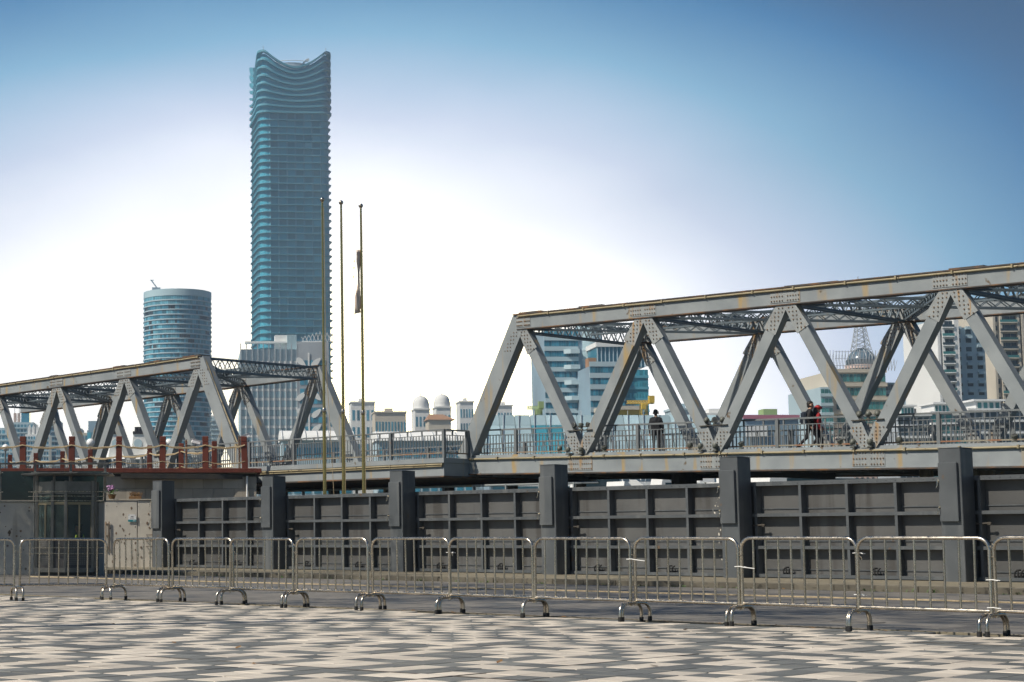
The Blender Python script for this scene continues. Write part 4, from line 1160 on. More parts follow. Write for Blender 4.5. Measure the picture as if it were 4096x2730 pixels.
# ------------------------------------------------------------------ boats and quayside things behind the gates
def yacht(label, px, d, L, rz, topz, kind=0):
    p = at(px, 2165, d); t = thing('motor_yacht' if not kind else 'motor_boat', label, 'boat', (p.x, p.y, -2.0), YAW+rz, None if not kind else 'boats moored in the river')
    h = topz+2.0; B = L*.15; fb = h*.40
    hull = MB()
    st = [(-.5,.85,0),(-.2,1,0),(.15,1,.05),(.35,.72,.18),(.5,.03,.42)]
    vs = []
    for fx, fw, rs_ in st:
        x = fx*L; b = B*fw; z = fb*(1+rs_)
        vs += [(x,-b,z),(x,-b*.8,fb*.3),(x,0,-.4),(x,b*.8,fb*.3),(x,b,z)]
    fs = [(i*5+k,i*5+k+1,(i+1)*5+k+1,(i+1)*5+k) for i in range(4) for k in range(4)] + [(i*5+4,i*5,(i+1)*5,(i+1)*5+4) for i in range(4)] + [(0,4,3,2,1)]
    hull.add(vs, fs); part('hull', hull, M['boat_white'], t)
    def house(x0,x1,b,z0,z1,rk,nm):
        return part(nm, MB().prism_y([(x0,z0),(x1,z0),(x1-rk*(z1-z0),z1),(x0+.2*(z1-z0),z1)],-b,b), M['boat_white'], t)
    z1 = fb+(h-fb)*.55
    c1 = house(-.38*L,.24*L,B*.78,fb,z1,1.6,'cabin'); 
    part('window_band', MB().prism_y([(-.33*L,fb+(z1-fb)*.38),(.17*L,fb+(z1-fb)*.38),(.135*L,fb+(z1-fb)*.78),(-.33*L,fb+(z1-fb)*.78)],-B*.79,B*.79), M['boat_glass'], c1)
    c2 = house(-.26*L,.08*L,B*.62,z1,h,1.3,'flybridge')
    part('window_band', MB().prism_y([(-.2*L,z1+(h-z1)*.3),(.045*L,z1+(h-z1)*.3),(.02*L,z1+(h-z1)*.75),(-.2*L,z1+(h-z1)*.75)],-B*.63,B*.63), M['boat_glass'], c2)
    rl = MB().tube([(-.2*L,-B*.9,fb+.9),(.25*L,-B*.85,fb+1.05),(.49*L,0,fb*1.4+.7),(.25*L,B*.85,fb+1.05),(-.2*L,B*.9,fb+.9)],.03,5)
    for k in range(9): x = -.2*L+k*.06*L; rl.tube([(x,-B*.92,fb),(x,-B*.88,fb+.92)],.02,4)
    part('bow_rail', rl, M['steel'], t)
    part('mast', MB().tube([(-.15*L,0,h),(-.18*L,0,h+.22*h)],.05,6).tube([(-.17*L,-.6,h+.12*h),(-.17*L,.6,h+.12*h)],.03,5), M['boat_white'], t)
    return t
yacht('large white motor yacht moored behind the flood gate at the right', 3370, 101, 21, .15, 5.05)
for k, (px, d, L, rz, tz, lb) in enumerate(((2560,118,9,.5,5.0,'small white boat with low cabin left of the other moored boats'), (2660,124,10,-.3,5.35,'white cabin boat moored in the middle of the small boats'),
        (2745,120,9,.2,5.5,'white cabin cruiser with porthole, right of the middle boat'), (2835,112,8,-.5,5.0,'white boat with a mast beside the fifth gate post'), (2450,126,11,.1,6.1,'white boat half hidden under the bridge'), (2980,140,12,.4,6.6,'white boat seen between the fifth post and the yacht'))):
    yacht(lb, px, d, L, rz, tz, 1)
p = at(2822, 1935, 96); t = thing('radar_unit', 'white rounded radar unit on a pole showing above the gate', 'radar', (p.x, p.y, 1.3), YAW)
part('pole', MB().tube([(0,0,0),(0,0,2.95)],.05,8), M['steel'], t); part('radome', MB().cbox(-.55,.55,-.3,.3,2.95,3.55,.16), M['lamp_white'], t)
part('platform', MB().box(-1.6,1.6,-1,1,-3.3,-.0), M['boat_white'], t)
for k, (px0, px1, lb) in enumerate(((3692,3745,'corrugated beige metal sheet left of the tallest post'), (3890,4000,'corrugated beige metal sheet right of the tallest post'))):
    p = frontal(px0, 62); w = wpx(px0, px1, 62); t = thing('corrugated_sheet', lb, 'sheet', (p.x, p.y, 0), YAW)
    mb = MB(); n = max(12, int(w/.045)); vs = []
    for i in range(n+1):
        x = w*i/n; y = .06*sin(x*2*pi/.30); vs += [(x,y,-2.2),(x,y,at(px0,1856,62).z+.05*sin(x*3))]
    mb.add(vs, [(2*i,2*i+2,2*i+3,2*i+1) for i in range(n)]); o = part('sheet', mb, M['corrugated'], t, True); md = o.modifiers.new('thickness','SOLIDIFY'); md.thickness = .02
    part('rim', MB().tube([(w*i/n, .06*sin(w*i/n*2*pi/.30), at(px0,1856,62).z+.03) for i in range(n+1)], .03, 6), M['rust_flange'], t)

# ------------------------------------------------------------------ far buildings
G_teal = mat('glass_teal', (.05,.31,.41), .3, spec=.4, rnd=.25, island=True, col2=(.075,.36,.46), nscale=.02)
G_blue = mat('glass_blue', (.045,.23,.33), .2, spec=.6, rnd=.45, island=True)
G_dark = mat('glass_far_dark', (.03,.055,.07), .2, spec=.5, rnd=.5, island=True)
G_green = mat('glass_green', (.05,.20,.20), .25, spec=.5, rnd=.5, island=True)
G_pale = mat('glass_pale', (.40,.54,.58), .2, spec=.6, rnd=.25, island=True)
G_sky = mat('glass_sky', (.14,.40,.50), .2, spec=.6, rnd=.3, island=True)
F_pale = mat('far_pale', (.46,.58,.62), .5, col2=(.40,.52,.57), nscale=.05)
F_teal = mat('far_teal_metal', (.10,.36,.46), .5)
F_white = mat('far_white', (.82,.82,.79), .7, col2=(.76,.76,.73), nscale=.06)
F_cream = mat('far_cream', (.60,.54,.44), .8, col2=(.52,.47,.38), nscale=.06)
F_pink = mat('far_pink', (.58,.44,.38), .8, col2=(.50,.38,.33), nscale=.06)
F_grey = mat('far_grey', (.42,.46,.49), .7, col2=(.30,.32,.34), nscale=.06)
F_bluegrey = mat('far_bluegrey', (.26,.38,.46), .7, col2=(.20,.26,.31), nscale=.06)
F_red = mat('far_red', (.36,.20,.11), .7)
F_magenta = mat('far_magenta', (.45,.16,.22), .6)
F_yellow = mat('far_yellow', (.62,.42,.05), .6)
F_green = mat('far_lime', (.30,.40,.16), .6)
F_black = mat('far_black', (.02,.02,.022), .6)

class Bld:
    def __init__(s, name, label, cat, px0, px1, ptop, d, dep, yaw=0., z0=2.0, group=None):
        A_ = at(px0, (ptop+1750)/2, d); B_ = at(px1, (ptop+1750)/2, d); s.A = A_.copy(); s.w = (B_-A_).length; s.top = at((px0+px1)/2, ptop, d).z; s.h = s.top-z0; s.dep = dep
        s.t = thing(name, label, cat, (A_.x, A_.y, z0), YAW+yaw, group); s.p = []; s.cache = {}; s.d = d; s.z0 = z0; s.mpp = d/FPX
        if yaw: s.w *= 1.0
    def box(s, name, x0, x1, y0, y1, z0, z1, m, c=0): 
        return part(name, (MB().cbox(x0,x1,y0,y1,z0,z1,c) if c else MB().box(x0,x1,y0,y1,z0,z1)), m, s.t)
    def face(s, org, ang, L, z0, z1, nf, nb, fw, fh, m, off=.06, prob=1., lift=.5):
        ca, sa = cos(ang), sin(ang); nx, ny = sa, -ca
        for j in range(nf):
            for i in range(nb):
                if random.random() > prob: continue
                u = L*(i+.5)/nb; z = z0+(z1-z0)*(j+lift)/nf
                s.p.append((org[0]+ca*u+nx*off, org[1]+sa*u+ny*off, z, ang, L/nb*fw, (z1-z0)/nf*fh, m))
    def bands(s, name, x0, x1, y0, y1, zs, th, m):
        for z in zs: part(name, MB().box(x0,x1,y0,y1,z,z+th), m, s.t)
    def done(s, nm='window_pane'):
        s.p.sort(key=lambda q: (0 if abs(q[3]) < .3 else 1, -q[2]))
        rest_ = {}
        for k, (x,y,z,a,w,h,m) in enumerate(s.p):
            key = (round(w,2), round(h,2), m.name)
            if k < 300:
                if key not in s.cache: s.cache[key] = MB().box(-w/2,w/2,-.08,.08,-h/2,h/2).mesh(nm, m)
                obj(nm, s.cache[key], s.t, (x,y,z), (0,0,a))
            else:
                mb = rest_.setdefault(m.name, (MB(), m))[0]; n0 = len(mb.v); mb.box(-w/2,w/2,-.08,.08,-h/2,h/2)
                mb.xf(Matrix.Translation((x,y,z)) @ Matrix.Rotation(a,4,'Z'), n0)
        for mb, m in rest_.values(): part(nm+'s', mb, m, s.t, kind='stuff')
        return s

# the tall tower ---------------------------------------------------------
dT = 1150.0
ctr = at(1170, 2165, dT)
TT = thing('glass_skyscraper', 'tall teal glass skyscraper with scalloped crown and floor ledges, highest in the picture', 'skyscraper', (ctr.x, ctr.y, 2.0), YAW+radians(5.5))
hT = at(1060, 200, dT).z-2.0-7.0
aT = 23.5
def rsq(a, r, n=7):
    q = []
    for cx_, cy_, a0 in ((a-r,-a+r,-pi/2),(a-r,a-r,0),(-a+r,a-r,pi/2),(-a+r,-a+r,pi)):
        for k in range(n): an = a0+pi/2*k/(n-1); q.append((cx_+r*cos(an), cy_+r*sin(an)))
        nx_ = {(-pi/2): ((a, 0)), 0: ((0, a)), (pi/2): ((-a, 0)), pi: ((0,-a))}[a0]
        e0 = q[-1]; e1 = {(-pi/2): (a, a-r), 0: (-a+r, a), (pi/2): (-a, -a+r), pi: (a-r,-a)}[a0]
        for k in range(1, 10): q.append((e0[0]+(e1[0]-e0[0])*k/10, e0[1]+(e1[1]-e0[1])*k/10))
    return q
def corner(x, y, a):
    m_ = min(abs(x), abs(y))/(a-4.0); return min(1., m_)**1.7
NF = 62; fh = 4.62
def loft(mb, rings):
    n = len(rings[0]); vs = [v for r in rings for v in r]
    fs = [(i*n+k, i*n+(k+1)%n, (i+1)*n+(k+1)%n, (i+1)*n+k) for i in range(len(rings)-1) for k in range(n)]
    mb.add(vs, fs); return mb
def taper(z): return 1.0+.035*(1-z/hT)
topbase = hT-11.5
body = MB(); rings = []
for z in [0, hT*.5, topbase-26]: rings.append([(x*taper(z), y*taper(z), z) for x, y in rsq(aT-1.1, 6)])
rings.append([(x, y, topbase-1.0+10.5*corner(x,y,aT)) for x, y in rsq(aT-1.1, 6)])
loft(body, rings); part('core', body, G_teal, TT, True)
rf_ = MB(); rr = rsq(aT-1.15,6); n = len(rr)
rf_.add([(x,y,topbase-9) for x,y in rr], [tuple(range(n))]); part('roof', rf_, F_teal, TT)
nlow = int((topbase-30)/fh)
def fin(z, amp, out, th):
    f_ = taper(z) if amp < 4 else 1.0
    o_ = rsq(aT+out,7); i_ = rsq(aT-1.4,6)
    zz = lambda x,y: z+amp*corner(x/1.02,y/1.02,aT)
    R = [[(x*f_,y*f_,zz(x,y)) for x,y in i_], [(x*f_,y*f_,zz(x,y)) for x,y in o_], [(x*f_,y*f_,zz(x,y)+th) for x,y in o_], [(x*f_,y*f_,zz(x,y)+th) for x,y in i_]]
    mb = MB(); loft(mb, R); n = len(i_); mb.add(R[3]+R[0], [(k, n+k, n+(k+1)%n, (k+1)%n) for k in range(n)])
    part('floor_ledge', mb, F_teal, TT, True)
for k in range(nlow): fin(1+k*fh, 0, .36, .42); 
zt = 1+nlow*fh; k = 0; nup = 9
for k in range(nup):
    u = (k+1)/nup; fin(zt+(topbase-zt-.5)*k/(nup-1), 10.8*u**1.5, .95, 1.3)
panes = []
for j in range(nlow):
    z = 1+j*fh+2.75; f_ = taper(z)
    for i in range(6):
        x = -aT*f_+7+ (2*aT*f_-14)*(i+.5)/6; panes.append((x, -(aT-1.1)*f_-.12, z, 0, (2*aT*f_-14)/6-1.1, 3.3))
    for i in range(6):
        y = -aT*f_+7+ (2*aT*f_-14)*(i+.5)/6; panes.append((-(aT-1.1)*f_-.12, y, z, pi/2, (2*aT*f_-14)/6-1.1, 3.3))
panes.sort(key=lambda q: (q[3], -q[2]))
pmesh = MB().box(-.5,.5,-.1,.1,-1.65,1.65).mesh('window_pane', G_teal); extra = MB()
for k, (x,y,z,a,w,h) in enumerate(panes):
    if k < 300: obj('window_pane', pmesh, TT, (x,y,z), (0,0,a), (w,1,1))
    else: n0 = len(extra.v); extra.box(-w/2,w/2,-.1,.1,-h/2,h/2); extra.xf(Matrix.Translation((x,y,z))@Matrix.Rotation(a,4,'Z'), n0)
part('window_panes', extra, G_teal, TT, kind='stuff')
for i in range(7):
    x = -aT+7+(2*aT-14)*i/6; part('pilaster', MB().bar((x*1.03,-(aT-1.1)*1.035-.3,0),(x,-(aT-1.1)-.3,topbase-30),.9,.5), F_teal, TT)
    part('pilaster', MB().bar((-(aT-1.1)*1.035-.3,x*1.03,0),(-(aT-1.1)-.3,x,topbase-30),.9,.5,(0,1,0)), F_teal, TT)
part('roof_drum', MB().lathe([(17,topbase-9.),(17,topbase+3),(15,topbase+6.5),(4,topbase+8)],28,(1,2,0)), F_bluegrey, TT)
part('roof_rail', MB().tube([(1+16*cos(a),2+16*sin(a),topbase+7.6) for a in [2*pi*k/40 for k in range(40)]],.22,4,True), F_white, TT)
part('cleaning_crane', MB().bar((0,-14,topbase-1),(9,-12,topbase+8),1.1,1.1).bar((9,-12,topbase+8),(11,-12,topbase+9),1.0,1.6).box(-10,-9,-10,-9,topbase,topbase+8.5), F_white, TT)
for x, y, z in ((-20,-22,10.6),(21,-22,10)): part('lightning_rod', MB().tube([(x,y,topbase+z-.5),(x-.6,y,topbase+z+4)],.15,4), F_grey, TT)

# round tower -------------------------------------------------------------
dC = 950.0; c0 = at(709, 2165, dC); rC = 135/FPX*dC; hC = at(709, 1156, dC).z-2-6.0
CT = thing('round_tower', 'round blue glass tower with bright floor rings behind the left bridge', 'skyscraper', (c0.x, c0.y, 2), YAW)
part('core', MB().lathe([(rC-.35,0),(rC-.35,hC)],64), G_blue, CT)
nfl = 50; fhC = hC/nfl
ring_me = MB().lathe([(rC-.3,0),(rC+.42,.0),(rC+.42,.62),(rC-.3,.62)],64).mesh('floor_ring', F_pale)
for k in range(nfl): obj('floor_ring', ring_me, CT, (0,0,k*fhC))
pn = MB(); rc_ = random.Random(9)
for k in range(nfl):
    run = 0
    for q in range(96):
        a = 2*pi*(q+.5)/96
        if run == 0: run = rc_.randint(1,5); mi = rc_.choice((0,0,0,0,1,1,2))
        run -= 1; pn.mi = mi if k < nfl-2 else 1
        hw = pi*rC/96*.86; n0 = len(pn.v); pn.box(-hw,hw,-.06,.06,k*fhC+.64,(k+1)*fhC-.05)
        pn.xf(Matrix.Rotation(a,4,'Z')@Matrix.Translation((0,-rC,0)), n0)
pn.mi = 0
part('window_panes', pn, [G_blue, G_sky, G_dark], CT, kind='stuff')
part('parapet', MB().lathe([(rC-.2,hC),(rC+.3,hC),(rC+.3,hC+3.6),(rC-.2,hC+3.6)],64), G_pale, CT)
part('roof_hoist', MB().box(-13.5,-9,-9,-6,hC+1,hC+5.5).bar((-11,-8,hC+5.5),(-14,-8,hC+9.5),.6,.6).bar((-14.5,-8,hC+9.5),(-12.6,-8,hC+9.4),.4,.4), F_bluegrey, CT)

# hotel block below the tower -----------------------------------------------
b = Bld('hotel_block', 'pale glazed hotel block with leaf emblem below the tall tower', 'building', 963, 1316, 1398, 760, 40)
xm = (1190-963)*b.mpp
b.box('wall', 0, xm, 0, 40, 0, b.h+ (0), F_pale); b.box('dark_wing', xm+.02, b.w, -.8, 40, 0, b.h+3, F_grey)
nfH = 16
b.face((0,0),0,xm,b.h*.15,b.h*.93,nfH,10,.90,.62,G_pale,.08); b.face((0,0),0,xm,b.h*.15,b.h*.93,nfH,30,.5,.5,G_pale,.2,.35)
b.face((xm+1,-.8),0,b.w-xm-2,b.h*.15,b.h*.95,nfH,6,.88,.6,G_blue,.06)
for i in range(11): part('mullion', MB().box(xm*i/10-.18,xm*i/10+.18,-.9,-.25,0,b.h+2.4), F_grey, b.t)
for j in range(nfH+1): part('spandrel', MB().box(0,xm,-.24,-.01,b.h*.15+(b.h*.78)*j/nfH-.55,b.h*.15+(b.h*.78)*j/nfH+.55), F_white, b.t)
# leaf emblem: a stem with paired leaves
ex = xm+(b.w-xm)*.36; stem = MB().box(ex-.35,ex+.35,-1.2,-1.0,b.h*.45,b.h*.98)
part('emblem_stem', stem, F_white, b.t)
for z, fl in ((.93,1),(.75,-1),(.66,1),(.58,1),(.35,1)):
    for s_ in (-1,1):
        lm = MB(); cx_ = ex+s_*3.2; cz = b.h*z; pts = []
        for q in range(14):
            a = 2*pi*q/14; u, v = 2.6*cos(a), 1.15*sin(a)*(1-.35*cos(a)); an = fl*s_*.75
            pts.append((cx_+u*cos(an)-v*sin(an), cz+u*sin(an)+v*cos(an)))
        lm.prism_y(pts, -1.2, -1.0); part('emblem_leaf', lm, F_white, b.t)
b.box('roof_plant', (1104-963)*b.mpp, (1152-963)*b.mpp, 6, 12, b.h-.5, b.h+6.8, F_white); b.box('roof_screen', (1152-963)*b.mpp, xm, 3, 6, b.h-.5, b.h+6.6, G_pale)
rfm = MB()
for k in range(9): x = xm+2+k*1.6; rfm.bar((x,2,b.h+3),(x+1.6,2,b.h+8-abs(k-5)*.4),.2,.2); rfm.bar((x,2,b.h+8-abs(k-5)*.5),(x+1.6,2,b.h+3),.2,.2)
part('roof_frame', rfm, F_white, b.t); b.box('roof_deck', 2, xm+12, 4, 9, b.h+3.2, b.h+3.9, F_white)
b.done()

# office pair right of centre --------------------------------------------------
b = Bld('glass_office', 'glass office tower with bright floor bands and curved balconies seen through the first bay', 'office', 2180, 2362, 1322, 620, 24)
xr = b.w; R_ = (2362-2340)*b.mpp+2
b.box('wall', 0, xr, 0, 24, 0, b.h, F_bluegrey)
nf = 20
for j in range(nf):
    z = b.h*j/nf; part('floor_band', MB().box(-.1,xr-4,-.5,-.01,z,z+b.h/nf*.42), F_pale, b.t)
b.face((0,0),0,xr-4,0,b.h,nf,14,.84,.52,G_blue,.12,lift=.71)
part('stair_tower', MB().lathe([(4.2,0),(4.2,b.h+3)],28,(xr+.2,3.2,0)), G_pale, b.t, True)
for j in range(nf): part('stair_ring', MB().lathe([(4.15,0),(4.32,0),(4.32,.8),(4.15,.8)],28,(xr+.2,3.2,b.h*j/nf)), F_pale, b.t)
b.box('rear_wing', xr-1, xr+(2430-2362)*b.mpp, 6, 24, 0, b.h+1, G_blue)
for j in range(nf): part('floor_band', MB().box(xr+3,xr+(2430-2362)*b.mpp+.1,5.7,5.99,b.h*j/nf,b.h*j/nf+.9), F_pale, b.t)
for j in range(4): part('balcony', MB().prism([(xr*.42,-.5),(xr*.55,-2.4),(xr-4,-2.6),(xr-4,-.5)], b.h*(.66+.075*j), b.h*(.66+.075*j)+1.5), F_pale, b.t)
b.done()
b = Bld('glass_office', 'lower glass office block with penthouse right of the balcony tower', 'office', 2362, 2600, 1466, 600, 26, 0)
xs = (2500-2362)*b.mpp
b.box('wall', 0, xs, 0, 26, 0, b.h, F_bluegrey); b.box('corner_wing', xs+.02, b.w, 1.5, 26, 0, b.h-1.0, G_teal)
nf = 15
for j in range(nf+1): part('floor_band', MB().box(-.1,xs,-.45,-.01,b.h*j/nf-.1,b.h*j/nf+b.h/nf*.40), F_pale, b.t)
b.face((0,0),0,xs,0,b.h,nf,13,.84,.52,G_blue,.12,lift=.70)
for j in range(nf): part('floor_band', MB().box(xs+.03,b.w+.1,1.2,1.49,b.h*j/nf,b.h*j/nf+.9), F_teal, b.t)
b.face((xs,1.5),0,b.w-xs,0,b.h-1,nf,9,.82,.6,G_teal,.12,lift=.6)
b.box('penthouse', xs*.30, xs+8, 4, 18, b.h, b.h+7.0, G_blue); b.box('penthouse_roof', xs*.26, xs+9, 3, 19, b.h+7.0, b.h+8.6, F_white)
for k in range(14): part('penthouse_fin', MB().box(xs*.30+k*1.35,xs*.30+k*1.35+.25,3.5,3.98,b.h+.1,b.h+6.9), F_pale, b.t)
b.box('plant_room', .8, 5.5, 5, 10, b.h, b.h+3.4, F_red)
b.done()

# glazed terminal with leaning ribs -----------------------------------------------
b = Bld('ferry_terminal', 'long glazed terminal with leaning ribs behind the right bridge railing', 'terminal', 1955, 2905, 1652, 480, 30)
w, h = b.w, b.h
sl_ = 9.0
b.box('base', 0, w, 1.0, 30, 0, h*.52, F_bluegrey)
part('sloping_roof', MB().prism_y([(0,0),(w,0),(w,h-.3),(0,h-.3)], 10.5, 30), F_pale, b.t)
nb_ = 15
pm_c = {}
for i in range(nb_):
    for j in range(6):
        z0_, z1_ = h*(.48+.52*j/6), h*(.48+.52*(j+1)/6)
        y0_, y1_ = sl_*(j/6), sl_*((j+1)/6)
        if j not in pm_c:
            ww = w/nb_-.25
            pm_c[j] = [MB().add([(0,y0_,z0_+.1),(ww,y0_,z0_+.1),(ww+.0,y1_,z1_),(0,y1_,z1_),(0,y0_+.3,z0_+.1),(ww,y0_+.3,z0_+.1),(ww,y1_+.3,z1_),(0,y1_+.3,z1_)],[(0,1,2,3),(7,6,5,4),(0,4,5,1),(2,6,7,3),(1,5,6,2),(3,7,4,0)]).mesh('glass_panel', m_) for m_ in (G_pale, G_teal)]
        obj('glass_panel', pm_c[j][1 if i in (3,4) and j < 5 else 0], b.t, (w*i/nb_+.12,0,0))
    part('rib', MB().bar((w*i/nb_-1.0,-.6,h*.45),(w*i/nb_+1.4,sl_+.3,h*1.035),.14,.3), F_grey, b.t)
for j in range(4): part('window_row', MB().box(1,w-1,.6,.99,h*.1*j+2,h*.1*j+4.4), G_blue, b.t)
for j in range(5): part('ledge', MB().box(-.5,w+.5,-.6,.59,h*.1*j+.4,h*.1*j+1.6), F_white, b.t)

# domed office building ----------------------------------------------------------------
b = Bld('domed_building', 'pink and green office building topped by a glass dome and lattice spire', 'building', 3288, 3640, 1482, 640, 36)
w, h = b.w, b.h; m1, m2 = (3335-3288)*b.mpp, (3560-3288)*b.mpp
b.box('left_wing', 0, m1, 1, 36, 0, h-6, F_pale); b.box('centre', m1+.02, m2, 3, 36, 0, h, F_cream); b.box('right_wing', m2+.02, w, 5, 36, 0, h-4, F_bluegrey)
nf = 16
b.face((0,1),0,m1,0,h-6,nf,3,.8,.55,G_green,.1); b.face((m1+2,3),0,m2-m1-2,h*.42,h,7,14,.86,.55,G_green,.15); b.face((m2,5),0,w-m2,0,h-4,nf,6,.85,.6,G_dark,.1)
for j in range(nf): part('cornice', MB().box(-.2,m1+.1,.5,.99,(h-6)*j/nf,(h-6)*j/nf+1.1), F_pale, b.t)
for j in range(8): part('cornice', MB().box(m1+.3,m2+.3,2.2,2.99,h*.42+h*.58*j/7-.6,h*.42+h*.58*j/7+.7), F_cream, b.t)
px0_, px1_ = (3330-3288)*b.mpp, (3520-3288)*b.mpp
b.box('pink_block', px0_, px1_, -3, 2.9, 0, h*.60, F_pink)
b.face((px0_,-3),0,px1_-px0_,h*.02,h*.60,8,9,.45,.42,G_dark,.05)
cxm = (3425-3288)*b.mpp; ar = MB(); ra = 46*b.mpp; pts_o = [(cxm+ra*cos(pi*k/20), h*.60+ra*sin(pi*k/20)*1.25) for k in range(21)]; pts_i = [(cxm+ra*.72*cos(pi*k/20), h*.60+ra*.72*sin(pi*k/20)*1.25) for k in range(20,-1,-1)]
ar.prism_y(pts_o+pts_i, -3.4, 1.8); part('arch', ar, F_cream, b.t)
part('arch_window', MB().prism_y(pts_i[::-1], -1.5, 1.7), G_dark, b.t)
for k in range(1,8): a = pi*k/8; part('fan_mullion', MB().bar((cxm,-1.7,h*.6),(cxm+ra*.7*cos(a),-1.7,h*.6+ra*.7*sin(a)*1.25),.18,.2), F_cream, b.t)
dcx = (at(3446,1450,654)-b.A).dot(Vector((CYW,SYW,0))); rd = 59*b.mpp; zb = at(3438,1452,640).z-2
part('drum', MB().lathe([(rd*1.03,h-2),(rd*1.03,zb-1.0),(rd*1.12,zb-.9),(rd*1.12,zb+.4)],32,(dcx,14,0)), F_pink, b.t)
for k in range(20):
    a = 2*pi*k/20; part('drum_window', MB().box(-.7,.7,-.1,.1,h+1,h+5).xf(Matrix.Translation((dcx,14,0))@Matrix.Rotation(a,4,'Z')@Matrix.Translation((0,-rd*1.04,0))), G_dark, b.t)
hd_ = at(3438,1382,640).z-2-zb
part('dome', MB().lathe([(rd*cos(pi/2*k/9),zb+.41+hd_*sin(pi/2*k/9)) for k in range(9)]+[(.3,zb+.41+hd_)],32,(dcx,14,0)), mat('dome_glass',(.10,.16,.21),.15,spec=.8), b.t, True)
for k in range(12):
    a = 2*pi*k/12; part('dome_rib', MB().tube([(dcx+(rd+.1)*cos(pi/2*q/8)*cos(a),14+(rd+.1)*cos(pi/2*q/8)*sin(a),zb+.5+hd_*sin(pi/2*q/8)) for q in range(9)],.16,4), F_grey, b.t)
zs0 = zb+hd_*.92; zs1 = at(3438,1150,640).z-2; lsp = MB(); NS = 12
def spw(u): return 2.5*(1-u)**1.5+.32
for q in range(NS):
    u0, u1 = q/NS, (q+1)/NS; z0_, z1_ = zs0+(zs1-zs0)*u0, zs0+(zs1-zs0)*u1; a0, a1 = spw(u0), spw(u1)
    C0 = [(dcx+sx_*a0,14+sy_*a0,z0_) for sx_, sy_ in ((-1,-1),(1,-1),(1,1),(-1,1))]; C1 = [(dcx+sx_*a1,14+sy_*a1,z1_) for sx_, sy_ in ((-1,-1),(1,-1),(1,1),(-1,1))]
    for k in range(4):
        lsp.bar(C0[k],C1[k],.26,.26); lsp.bar(C0[k],C1[(k+1)%4],.13,.13); lsp.bar(C0[(k+1)%4],C1[k],.13,.13); lsp.bar(C1[k],C1[(k+1)%4],.13,.13)
lsp.bar((dcx,14,zs1),(dcx,14,zs1+6),.25,.25)
part('lattice_spire', lsp, F_grey, b.t)
scf = MB(); x0_, x1_ = m1-4, w-4
for k in range(26):
    x = x0_+(x1_-x0_)*k/25; hh = 7.5 if 2 < k < 20 else 4.5
    scf.bar((x,2.6,h),(x,2.6,h+hh),.16,.16); scf.bar((x,2.6,h),(x+(x1_-x0_)/25,2.6,h+hh*.9),.12,.12)
for z in (2,4.5,7): scf.bar((x0_+6,2.6,h+z),(x1_-10,2.6,h+z),.16,.16)
part('roof_frame', scf, F_grey, b.t)
b.done()

# apartment towers at the right --------------------------------------------------------
def apartments(label, px0, px1, ptop, d, dep, split, nf, yaw=0, cols=3, wall=F_white, sidew=F_pale, roof=True):
    b = Bld('apartment_tower', label, 'apartment tower', px0, px1, ptop, d, dep, yaw)
    w, h = b.w, b.h; xs_ = w*split; fz = h/nf
    b.box('front_wall', 0, xs_, 0, dep, 0, h, wall); b.box('side_wing', xs_+.02, w, 4, dep, 0, h-2, sidew)
    for j in range(nf):
        z = fz*j
        part('balcony_slab', MB().box(xs_*.22,xs_*.78,-1.5,-.01,z+.1,z+.45), wall, b.t)
        part('balcony_front', MB().box(xs_*.22,xs_*.78,-1.5,-1.35,z+.46,z+1.25), G_dark if j % 2 else G_green, b.t)
    b.face((xs_*.22,0),0,xs_*.56,0,h,nf,3,.92,.62,G_dark,.04,lift=.55); b.face((0,0),0,xs_*.22,0,h,nf,1,.62,.55,G_dark,.05); b.face((xs_*.78,0),0,xs_*.22,0,h,nf,1,.62,.55,G_dark,.05)
    for x in (0, xs_*.22, xs_*.78, xs_-.8): part('pier', MB().box(x,x+.8,-1.1,-.01,0,h+.6), wall, b.t)
    b.face((xs_,4),0,w-xs_,0,h-2,nf,cols,.5,.5,G_dark,.05)
    for j in range(nf):
        for i in range(cols):
            if random.random() < .6: x = xs_+(w-xs_)*(i+.2)/cols; part('side_balcony', MB().box(x,x+(w-xs_)/cols*.55,2.7,3.99,fz*j+.2,fz*j+1.1), F_pale, b.t)
    if roof:
        rz_ = MB(); n = 12
        pts = [(xs_*.30+(xs_*.95)*k/n, h+.1+6.5*sin(pi*(.12+.62*k/n))) for k in range(n+1)]
        rz_.prism_y(pts+[(pts[-1][0],h+.1),(pts[0][0],h+.1)][::1] if False else [(pts[0][0],h-.5),(pts[-1][0],h-.5)]+pts[::-1], 3, dep-3); part('curved_roof', rz_, F_bluegrey, b.t)
        part('roof_rim', MB().tube([(x,2.8,z+.2) for x, z in pts], .45, 5), F_white, b.t)
        b.box('water_tank', xs_*1.02, xs_*1.25, 8, 14, h-2, h+3, F_white)
    return b.done()
apartments('white apartment tower with curved roof and stacked balconies near the right edge', 3752, 3968, 1280, 560, 26, .40, 24, 0)
apartments('taller tan apartment tower cut by the right edge of the photo', 3975, 4250, 1190, 600, 26, .45, 27, 0, wall=F_cream, roof=False)
